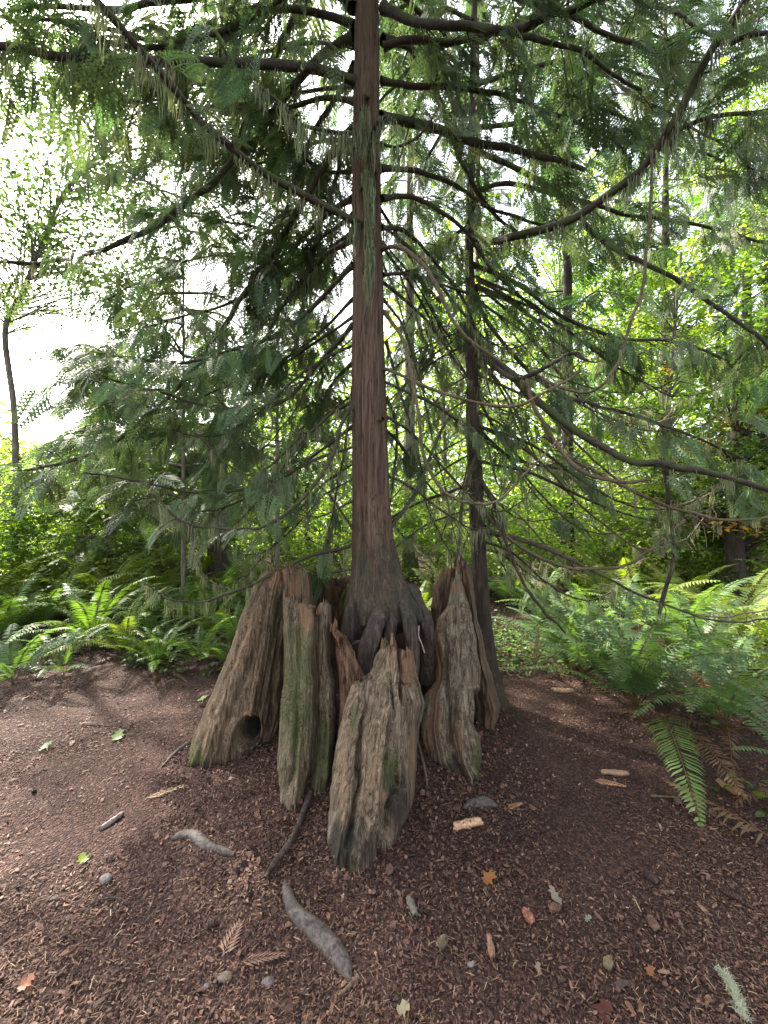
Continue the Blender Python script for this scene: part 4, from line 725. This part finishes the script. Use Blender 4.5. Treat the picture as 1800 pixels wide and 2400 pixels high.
# ------------------------------------------------------------------ background trees and shrubs
YG = [(.15, .25, .05), (.2, .3, .06), (.11, .2, .045), (.25, .32, .08)]
MG = [(.08, .16, .045), (.06, .12, .035), (.12, .2, .05)]
def broad(name, label, x, y, h, spreadr, base=.35, k=60, per=60, cols=YG, tr=.06, bark='bark_grey', leaf=.085, cat='tree', path=None, group=None, flat=.35, stems=None):
    z0 = float(gz(x, y)); r = thing(name, label, cat, (x, y, z0), group)
    p0 = np.array([x, y, z0-.05])
    if path is None: path = [p0, p0+[rng.uniform(-.2, .2), 0, h*.4], p0+[rng.uniform(-.3, .3), rng.uniform(-.2, .2), h*.9]]
    c_ = spline(path, 40); g = Geo(); tube(g, c_, np.linspace(tr, tr*.25, 40), 12, .12, seed=rng.integers(50))
    ends = []
    for i in range(k):
        t = rng.uniform(base, 1); i0 = int(t*39); a = rng.uniform(0, 6.283); rr = spreadr*rng.uniform(.25, 1)*math.sqrt(max(.15, 1-((t-.5)/.62)**2))
        e = c_[i0]+np.array([math.cos(a)*rr, math.sin(a)*rr, rng.uniform(-.1, .35)*rr]); m_ = (c_[i0]+e)/2+[0, 0, .12*rr]
        if i % 2 == 0 or rr > .6: tube(g, spline([c_[max(0, i0-2)], m_, e], 7), np.linspace(max(.012, tr*.22), .004, 7), 4)
        ends.append(e)
    g.build('trunk', MAT[bark], r, smooth=True)
    ends = np.array(ends); K = len(ends)*per; e = np.repeat(ends, per, 0); rad = np.repeat(rng.uniform(.25, .6, len(ends))*min(1.6, .5+spreadr*.4), per)
    q = rng.normal(size=(K, 3)); q = q/np.linalg.norm(q, axis=1)[:, None]*rng.uniform(0, 1, (K, 1))**.5; q[:, 2] *= flat
    T = e+q*rad[:, None]; T[:, 2] -= .25*rad*(q[:, 0]**2+q[:, 1]**2); T[:, 2] = np.maximum(T[:, 2], .15)
    M = frames(rnd(K)*[1, 1, .35]+[0, 0, -.25], rnd(K, .45)+[0, 0, 1])*(leaf*rng.uniform(.6, 1.25, K))[:, None, None]
    ct = np.array(cols)[rng.integers(0, len(cols), len(ends))]*rng.uniform(.75, 1.25, (len(ends), 1)); C = np.repeat(ct, per, 0)*rng.uniform(.8, 1.2, (K, 1))
    g = Geo(); g.inst(*LEAF2, M, T, C); g.build('crown', MAT['leaf'], r); return r
def conif(label, x, y, h, rad, base=.15, nb=46, tr=.12, bark='bark_dark', col=(.04, .075, .03), spray=.5, group=None, per=9, name='conifer_tree', lean=0, top=1.):
    z0 = float(gz(x, y)); r = thing(name, label, 'tree', (x, y, z0), group); p0 = np.array([x, y, z0-.05])
    c_ = spline([p0, p0+[lean*.4, 0, h*.5], p0+[lean, 0, h]], 30); g = Geo(); rr = np.linspace(tr, tr*.12, 30); rr[0] *= 1.5; rr[1] *= 1.2
    tube(g, c_, rr, 18, .1, seed=rng.integers(90))
    fp, fd, fs = [], [], []
    for i in range(nb):
        t = base+(1-base)*(i+rng.uniform(0, 1))/nb; b0 = c_[min(29, int(t*30))]; a = rng.uniform(0, 6.283); l = rad*rng.uniform(.6, 1.1)*(1-.65*t/top)
        dv = np.array([math.cos(a), math.sin(a), 0]); q = spline([b0, b0+dv*l*.45+[0, 0, .06*l], b0+dv*l*.8+[0, 0, -.12*l], b0+dv*l+[0, 0, -.3*l]], 9)
        tube(g, q, np.linspace(.022, .005, 9), 4)
        for k in range(per*2):
            s = (k+.5)/(per*2); j = 1+int(s*7.9); p_ = q[j]; sd_ = np.cross(dv, [0, 0, 1.])*(1 if k % 2 else -1)
            fp.append(p_+rnd(1, .03)[0]); fd.append(dv*.5+sd_*rng.uniform(.3, 1)+np.array([0, 0, -rng.uniform(.1, .9)])); fs.append(spray*rng.uniform(.5, 1.15)*(1.1-.3*s))
    g.build('trunk', MAT[bark], r, smooth=True)
    fp, fd, fs = np.array(fp), np.array(fd), np.array(fs); k = len(fp)
    g = Geo(); g.inst(*SPRS, frames(fd, rnd(k, .4)+[0, 0, 1.])*fs[:, None, None], fp, vary(col, k, .4, .15)); g.build('crown', MAT['needles'], r); return r

# leaning mossy maple at the left edge
x, y = gp(25, 6.0)
broad('maple_tree', 'mossy maple with curving pale trunk at the left edge', x, y, 7, 1.9, base=.35, k=150, per=110, cols=[(.05, .09, .035), (.07, .12, .04), (.045, .08, .035)], tr=.045,
      path=[P(32, 1440, 6.), P(35, 1000, 6.), P(12, 780, 6.), P(55, 680, 6.), P(95, 580, 6.), P(150, 450, 6.), P(240, 350, 5.9), P(300, 250, 5.8)], leaf=.06)
# conifers and trunks behind
conif('tall grey barked tree with pale trunk seen between main and slim trunks', *gp(960, 9.5), 15, 2.6, base=.35, tr=.16, bark='bark_grey', nb=50)
conif('pale sunlit trunk standing behind the hanging foliage at the left', *gp(262, 9.0), 5.2, 1.7, base=.42, tr=.17, bark='bark_grey', nb=30, col=(.06, .11, .035))
conif('broad dark trunked conifer behind the left rim of the stump', *gp(515, 7.2), 4.6, 1.7, base=.3, tr=.24, nb=34, col=(.07, .11, .04), per=7)
conif('dark conifer far right behind the ivy covered trunk', *gp(1900, 7.5), 14, 2.6, base=.12, tr=.2, nb=54)
conif('conifer behind the upper right limbs', *gp(1330, 8.5), 15, 2.7, base=.28, tr=.14, nb=54, col=(.05, .1, .03))
conif('slender conifer between the stump and the right edge', *gp(1560, 11), 17, 3.0, base=.2, tr=.16, nb=56, col=(.06, .12, .03))
conif('conifer rising behind the main trunk at the left', *gp(720, 10.5), 8, 2.0, base=.2, tr=.09, nb=46, col=(.05, .09, .03))
conif('far dark conifer behind the slim trunk', *gp(1120, 13), 20, 3.2, base=.2, tr=.18, nb=60)
conif('far dark conifer beyond the right of the fern bank', *gp(1750, 14), 22, 3.6, base=.2, tr=.2, nb=60)
conif('young lacy conifer with drooping sprays left of the main trunk', *gp(430, 5.6), 6.3, 1.6, base=.25, tr=.035, nb=56, col=(.1, .14, .06), spray=.34, per=7, bark='bark_grey', top=1.6)
conif('thin lacy conifer close behind the main trunk at the left', *gp(650, 5.4), 7.0, 1.2, base=.3, tr=.035, nb=34, col=(.1, .14, .06), spray=.32, per=5, bark='bark_grey', top=1.6)
conif('short bushy conifer in the left middle distance', *gp(250, 7.0), 4.4, 1.6, base=.1, tr=.04, nb=50, col=(.1, .15, .055), spray=.4, per=8, bark='bark_grey', top=1.4)
conif('tall unseen conifer added out to the left to dapple the path with shade', *gp(-560, 9), 21, 3.0, base=.4, tr=.2, nb=26)  # out of view, added to block part of the sun over the ground
for (px, d, h, s, k, lab, cols) in [
    (1720, 6.2, 4.6, 1.1, 70, 'ivy wrapped trunk with russet leaves at the right edge', [(.05, .09, .03), (.14, .08, .03), (.1, .16, .03), (.06, .11, .03), (.07, .12, .04)]),
    (1560, 8.2, 7.5, 2.0, 110, 'bright yellow green maple behind the right fern bank', YG),
    (1300, 10., 9, 2.4, 120, 'leafy maple behind the looping bare limbs', YG),
    (1050, 11.5, 9, 2.4, 110, 'pale green maple seen between the two trunks', YG),
    (1780, 9.5, 12, 2.8, 140, 'tall sunlit maple at the upper right', YG),
    (1450, 13, 15, 3.2, 150, 'tallest broadleaf tree rising behind the right limbs', YG),
    (760, 9., 5.5, 2.0, 80, 'green broadleaf tree behind the main trunk', MG+YG),
    (420, 9.5, 4.0, 1.8, 60, 'mid green broadleaf tree behind the left foliage', YG),
    (80, 9.0, 3.6, 1.8, 60, 'sunlit broadleaf tree low in the left gap', YG),
    (-200, 9.0, 3.6, 1.8, 50, 'broadleaf tree past the left edge', MG),
    (600, 12, 7, 2.4, 90, 'broadleaf tree far behind the left limbs', YG)]:
    broad('ivy_covered_trunk' if 'ivy' in lab else 'maple_tree', lab, *gp(px, d), h, s, k=k, per=85, base=.12, cols=cols, tr=.16 if 'ivy' in lab else .08, bark='bark_dark' if 'ivy' in lab else 'bark_grey', leaf=.09)
for (px, d, h, s, t) in [(1250, 7.2, 3.0, 1.1, 0), (1420, 7.6, 3.5, 1.2, 0), (1560, 6.8, 2.7, 1., 0), (1680, 7.8, 3.6, 1.2, 0), (1080, 7.6, 3.0, 1., 0), (350, 7.2, 2.6, 1., 0), (560, 8.4, 3.2, 1.1, 0), (200, 7.4, 2.7, 1., 0), (-40, 5.3, 2.6, .6, 0), (-30, 5.9, 2.3, .8, 0), (90, 6.6, 2.1, .8, 0), (150, 8, 2.2, 1.1, 1), (330, 8.6, 2.0, 1.2, 0), (480, 8, 1.9, 1., 1), (640, 8.2, 2.4, 1.1, 0), (760, 7.6, 1.9, .9, 0), (40, 8.2, 2.8, 1.1, 0), (1010, 8.8, 2.2, 1.2, 0), (1180, 8.4, 2.0, 1.1, 0), (1320, 8., 2.3, 1.2, 0), (1450, 8.8, 2.2, 1.2, 0), (1600, 7.4, 1.9, 1., 0), (1830, 6.6, 2.4, 1., 1), (1700, 8.6, 2.6, 1.2, 0), (880, 9.6, 2.4, 1.3, 0)]:
    broad('leafy_shrub', 'leafy shrub in the understory beyond the fern banks', *gp(px, d), h, s, k=40, per=80, base=.15, cols=YG if t == 0 else MG+YG, tr=.02, leaf=.07, cat='shrub', group='understory shrubs beyond the ferns')
def far_forest():
    g = Geo(); k = 5200; a = rng.uniform(-1.05, 1.05, k); d = rng.uniform(15, 30, k); x = np.sin(a)*d*1.15; y = np.cos(a)*d
    hmax = np.where(a < -.2, 5.5, np.where(a < .1, 8, 15.)); z = hmax*rng.uniform(0, 1, k)**1.2*(.8+.4*vn(np.stack([x*.3, y*.3, x*0], -1)))
    per = 14; K = k*per; C0 = np.repeat(np.stack([x, y, z], -1), per, 0); q = rng.normal(size=(K, 3))*[.7, .7, .28]
    M = frames(rnd(K)*[1, 1, .3], rnd(K, .5)+[0, 0, 1])*(.3*rng.uniform(.6, 1.3, K))[:, None, None]
    c_ = np.array(YG+MG)[rng.integers(0, 7, k)]*rng.uniform(.7, 1.2, (k, 1)); g.inst(*LEAF2, M, C0+q, np.repeat(c_, per, 0))
    tag(g.build('distant_forest', MAT['leaf']), 'sunlit mass of far off forest leaves closing the view', 'forest', kind='stuff')
far_forest()

# ------------------------------------------------------------------ roots, sticks, leaves, cones on the ground
def G3(px, py, lift=0.):
    d = EYE*F/(py-1200)
    for _ in range(6): d = (EYE-float(gz((px-900)/F*d, d)))*F/(py-1200)
    p = P(px, py, d); p[2] += lift; return p
def groot(name, label, pts, r, mat='root_grey', cat='root', lift=.0, ns=14, nz=.12, n=40):
    c_ = spline([G3(a, b, lift) for a, b in pts], n); rr = np.interp(np.linspace(0, 1, n), np.linspace(0, 1, len(r)), r)
    g = Geo(); tube(g, c_, rr, ns, nz, seed=rng.integers(99)); return tag(g.build(name, MAT[mat], origin=c_[0], smooth=True), label, cat)
groot('exposed_root', 'long thick grey root curving out in front of the stump', [(668, 2058), (672, 2085), (685, 2125), (715, 2160), (752, 2195), (785, 2230), (806, 2262), (822, 2300)], [.006, .02, .026, .03, .034, .035, .03, .008], lift=-.004, nz=.17)
groot('exposed_root', 'small arched grey root left of the stump foot', [(402, 1968), (425, 1960), (455, 1962), (480, 1978), (500, 1988), (530, 1998), (548, 2004)], [.008, .02, .024, .022, .016, .018, .006], lift=.002, nz=.17)
groot('exposed_root', 'short dark grey root hump right of the front slab', [(1086, 1896), (1105, 1886), (1130, 1882), (1150, 1886), (1166, 1892)], [.008, .02, .028, .022, .006], lift=.006)
groot('exposed_root', 'thin grey root end at the foot of the left buttress', [(380, 1798), (410, 1768), (440, 1745)], [.006, .014, .016], lift=.004)
groot('stick', 'long bent brown stick leaning out of the mossy slab foot', [(728, 1866), (716, 1900), (695, 1955), (665, 2005), (640, 2035), (622, 2068)], [.016, .015, .013, .013, .01, .006], 'bark_root', 'stick', lift=.02, ns=9)
groot('stick', 'short pale twig at the end of the thick grey root', [(792, 2342), (815, 2322), (838, 2298)], [.004, .006, .008], 'bark_tan', 'stick', lift=.01, ns=7)
groot('stick', 'thin straight grey twig beside the long green frond', [(1525, 1870), (1570, 1872), (1612, 1874)], [.006, .005, .004], 'bark_tan', 'stick', lift=.01, ns=7)
groot('stick', 'curved thin brown twig in the left foreground', [(200, 2130), (240, 2112), (280, 2110), (300, 2125)], [.003, .004, .003], 'bark_root', 'stick', lift=.008, ns=6)
groot('stick', 'pale splinter stick leaning in the gap right of the front slab', [(978, 1742), (990, 1790), (998, 1830), (1002, 1862)], [.008, .009, .007, .005], 'bark_tan', 'stick', lift=.03, ns=6)
groot('stick', 'thin dark twig lying left of the stump on the slope', [(190, 1705), (225, 1702), (262, 1706)], [.004, .005, .004], 'bark_root', 'stick', lift=.01, ns=6)
def chip(label, px, py, l, w_, ang, col, th=.012, name='wood_chip'):
    n, m = 18, 8; u = np.linspace(-1, 1, n); v = np.linspace(-1, 1, m); U, Vv = np.meshgrid(u, v, indexing='ij')
    wv = w_*(1-.35*np.abs(U)**2)*(1+.3*vn(np.stack([U*4, Vv*0+px, U*0], -1))); z = th*(1-np.abs(Vv)**2)*(1+.5*vn(np.stack([U*5, Vv*3, U*0+py], -1)))
    jag = .14*vn(np.stack([Vv*4+px, U*0, U*0], -1)); X = (U*(1+jag*np.abs(U)))*l
    top = np.stack([X, Vv*wv, z+.004], -1); bot = top-[0, 0, .016]
    i, j = np.meshgrid(np.arange(n-1), np.arange(m-1), indexing='ij'); f = np.stack([i*m+j, (i+1)*m+j, (i+1)*m+j+1, i*m+j+1], -1).reshape(-1, 4)
    e = []; a = np.arange(n-1)*m; N_ = n*m
    e.append(np.stack([a+m, a, a+N_, a+m+N_], -1)); a2 = a+m-1; e.append(np.stack([a2, a2+m, a2+m+N_, a2+N_], -1)); b_ = np.arange(m-1)
    e.append(np.stack([b_, b_+1, b_+1+N_, b_+N_], -1)); b2 = (n-1)*m+b_; e.append(np.stack([b2+1, b2, b2+N_, b2+1+N_], -1))
    V = np.concatenate([top.reshape(-1, 3), bot.reshape(-1, 3)]); c, s = math.cos(ang), math.sin(ang); V = V@np.array([[c, s, 0], [-s, c, 0], [0, 0, 1]])
    p = G3(px, py, .012); g = Geo(); g.add(V+p, np.concatenate([f, f[:, ::-1]+N_]+e), col); return tag(g.build(name, MAT['litter'], origin=p), label, 'wood chip')
chip('pale orange broken wood chip right of the front slab', 1095, 1936, .07, .024, .25, (.42, .25, .15), .014)
chip('faded tan wood flake on the bare ground at centre right', 1440, 1815, .07, .018, -.1, (.24, .15, .09), .008)
chip('weathered grey wood flake left of the small arched root', 262, 1930, .055, .01, 1.2, (.2, .16, .14), .008)
chip('thin brown wood flake low at the centre', 1150, 2225, .035, .011, 1.5, (.19, .1, .065), .006)
chip('green grey bark chip in front of the stump', 966, 2130, .035, .013, 1.9, (.09, .085, .06), .006)
chip('dull yellow brown bark chip near the bottom right', 1425, 2265, .02, .013, .9, (.13, .1, .05), .006)
chip('large pale brown bark flake near the foot of the front fern', 1320, 1621, .08, .03, -.1, (.3, .2, .12), .012)
def rock(label, px, py, r, col, name='stone', sq=.6):
    n, m = 14, 10; a = np.linspace(0, 2*np.pi, n, endpoint=False); b = np.linspace(-1.5, 1.5, m); A, B_ = np.meshgrid(a, b)
    q = np.stack([np.cos(A)*np.cos(B_), np.sin(A)*np.cos(B_), np.sin(B_)], -1); rr = r*(1+.25*fbm(q*1.3+px, 2)); V = q*rr[..., None]*[1.2, .9, sq]
    i, j = np.meshgrid(np.arange(m-1), np.arange(n), indexing='ij'); k = (j+1) % n; p = G3(px, py, r*.2)
    g = Geo(); g.add(V.reshape(-1, 3)+p, np.stack([i*n+j, i*n+k, (i+1)*n+k, (i+1)*n+j], -1), col); return tag(g.build(name, MAT['litter'], origin=p, smooth=True), label, 'stone')
rock('half buried grey stone in the left foreground', 248, 2062, .022, (.11, .095, .09))
rock('small dark stone bottom left of centre', 630, 2305, .018, (.1, .075, .075))
rock('flat brown stone left of the dark stone near the bottom', 528, 2293, .02, (.09, .065, .05), sq=.4)
rock('tiny blue grey pebble at the bottom centre', 1102, 2262, .01, (.13, .13, .14))
rock('tiny slate pebble between the brown and dark stones', 484, 2312, .009, (.12, .12, .13))
def cone(label, px, py, l, ang, col=(.1, .055, .035)):
    g = Geo(); p = G3(px, py, .014); ax = np.array([math.cos(ang), math.sin(ang), 0.]); n = 12; t = np.linspace(0, 1, n)
    tube(g, p+ax*(t-.5)[:, None]*l, .011*np.sin(np.pi*(.12+.85*t))**.6, 8, .1, col=col)
    k = 54; tt = (np.arange(k)+.5)/k; ph = np.arange(k)*2.4; sd_ = np.cross(ax, [0, 0, 1.]); rad = np.cos(ph)[:, None]*sd_+np.sin(ph)[:, None]*[0, 0, 1.]
    T = p+ax*(tt-.5)[:, None]*l+rad*(.009*np.sin(np.pi*(.12+.85*tt))**.6)[:, None]; M = frames(rad*.7+ax*.8, rad)*.013
    tv = np.array([[0, -.4, 0], [.7, -.45, .1], [1, 0, .15], [.7, .45, .1], [0, .4, 0]])[[0, 1, 3, 4]]
    g.inst(tv, np.array([[0, 1, 2, 3]]), M, T, vary(np.array(col)*1.3, k, .3)); return tag(g.build('fir_cone', MAT['litter'], origin=p), label, 'cone')
cone('reddish slim cone left of the pale leaf at centre right', 1240, 2158, .05, 1.9, (.2, .08, .05))
cone('dark cone beside a curled flake at the right', 1528, 2066, .05, 2.1, (.05, .03, .025))
cone('brown cone standing on end at the lower right', 1533, 2176, .045, 1.6)
cone('dark brown cone pointing right near the bottom right', 1715, 2106, .06, 2.5, (.06, .035, .025))
cone('brown cone lying flat just below the pale maple leaf', 1298, 2136, .045, .2)
cone('mossy brown cone at the lower centre', 1035, 2220, .045, .8, (.08, .06, .035))
cone('small dark cone left of the long grey root', 495, 2172, .04, .5, (.06, .035, .028))
cone('first of two dark cones under the thin straight twig', 1590, 1886, .05, 1.2, (.07, .04, .03))
LOB = [(0, -.5), (.1, -.2), (.42, -.38), (.36, -.14), (.62, .08), (.36, .1), (.44, .42), (.2, .26), (0, .62), (-.2, .26), (-.44, .42), (-.36, .1), (-.62, .08), (-.36, -.14), (-.42, -.38), (-.1, -.2)]
def mleaf(label, px, py, s, ang, col, tilt=.15, lift=.014, name='maple_leaf', d=None):
    p = G3(px, py, lift) if d is None else P(px, py, d)
    pts = [(0, 0, -.06)]+[(x, y, .12*abs(x)+.05*math.sin(5*x+y*3)) for x, y in [(a_*jl+.04*jr, b_*(.8+.2*jl)) for (a_, b_), jl, jr in zip(LOB, rng.uniform(.7, 1.15, 16)*np.tile([1, 1.35], 8), rng.uniform(-1, 1, 16))]]+[(0, -1., -.05), (.02, -1., -.05)]
    V = np.array(pts, float); n = len(LOB); f = []
    for i in range(1, n, 2): f.append([0, i, i % n+1, (i+1) % n+1])
    f = [[0, i, i+1, i+2 if i+2 <= n else 1] for i in range(1, n, 2)]; f.append([1, 17, 18, 1+0]); f = f[:-1]
    V[17] = (-.012, -1, -.04); V[18] = (.012, -1, -.04); V = np.vstack([V, [(-.015, -.45, .0), (.015, -.45, .0)]]); f.append([19, 17, 18, 20])
    Vr = V*s; Vr[:, 2] += tilt*Vr[:, 0]; c, sn_ = math.cos(ang), math.sin(ang); Vr = Vr@np.array([[c, sn_, 0], [-sn_, c, 0], [0, 0, 1]])
    g = Geo(); g.add(Vr+p, np.array(f), col); return tag(g.build(name, MAT['leaf'], origin=p), label, 'leaf')
mleaf('orange fallen maple leaf in front of the stump to the right', 1145, 2068, .058, .4, (.4, .18, .07), .3, .016)
mleaf('pale pinkish curled maple leaf right of the orange one', 1302, 2108, .045, 2.2, (.38, .3, .25), .6, .016)
mleaf('pale yellow maple leaf with long stem at the bottom centre', 946, 2375, .04, .1, (.36, .31, .2), .4, .016)
mleaf('dark red maple leaf at the bottom edge', 1420, 2378, .055, 1., (.13, .045, .035), .1, .008)
mleaf('green maple leaf left of the stump', 278, 1730, .08, 1.9, (.25, .33, .14), .3, .02)
mleaf('pale green leaf near the left edge of the path', 108, 1755, .07, .8, (.26, .32, .2), .4, .02)
mleaf('small yellow green leaf in the left foreground', 195, 2022, .045, 2.5, (.22, .3, .05), .2, .02)
mleaf('rusty orange leaf at the bottom left corner', 62, 2318, .04, 1.3, (.33, .13, .06), .2, .02)
mleaf('small bleached leaf fragment near the bottom centre', 1262, 2276, .022, 1.3, (.34, .27, .2), .4, .012)
mleaf('large tan maple leaf under the right edge ferns', 1712, 1860, .11, 2.6, (.4, .24, .12), .2, .03)
mleaf('yellow green leaf sprout beside the left buttress', 475, 1652, .07, .4, (.2, .26, .05), .3, .05)
mleaf('faded lichen green leaf at centre right', 1378, 2160, .024, .3, (.26, .3, .24), .4, .012)
mleaf('orange leaf at the lower right', 1525, 2288, .03, .9, (.32, .14, .07), .3, .016)
def moss_strand():
    g = Geo(); c_ = [G3(1690, 2285, .014), G3(1712, 2315, .016), G3(1728, 2350, .016), G3(1745, 2395, .014)]; c = spline(c_, 120)
    k = len(c)*9; T = np.repeat(c, 9, 0)+rnd(k, .005)*[1.3, 1.3, .6]; tv = np.array([[0, -.04, 0], [1, -.02, .1], [1, .02, .1], [0, .04, 0]])
    g.inst(tv, np.array([[0, 1, 2, 3]]), frames(rnd(k)*[1, 1, .4])*(.016*rng.uniform(.5, 1.2, k))[:, None, None], T, vary((.42, .44, .33), k, .25)); tag(g.build('lichen_strand', MAT['moss'], origin=c_[0]), 'pale stringy lichen strand lying at the bottom right', 'lichen')
moss_strand()
def dry_sprig(label, px, py, l, ang, col, s=.5):
    p = G3(px, py, .012); g = Geo(); dv = np.array([[math.cos(ang), math.sin(ang), .06]]); g.inst(*SPRS, frames(dv)*l*np.array([1, s, .3]), p[None], np.array([col])); tag(g.build('dry_sprig', MAT['litter'], origin=p), label, 'sprig')
dry_sprig('long straw coloured cedar sprig left of the stump', 335, 1878, .26, .55, (.42, .28, .17), .25)
dry_sprig('orange dry cedar sprig in the middle right', 1388, 1832, .17, -.35, (.38, .2, .11), .5)
dry_sprig('rusty cedar sprig right of the short root hump', 1188, 1900, .1, .4, (.33, .17, .09), .6)
dry_sprig('pink brown dead frond tip in the left foreground', 520, 2250, .13, 1.4, (.17, .1, .07), .8)
dry_sprig('brown dead sprig curled near the small stones', 560, 2262, .16, .15, (.16, .09, .06), .4)
print('objects', len(bpy.data.objects), 'polys', sum(len(m.polygons) for m in bpy.data.meshes))
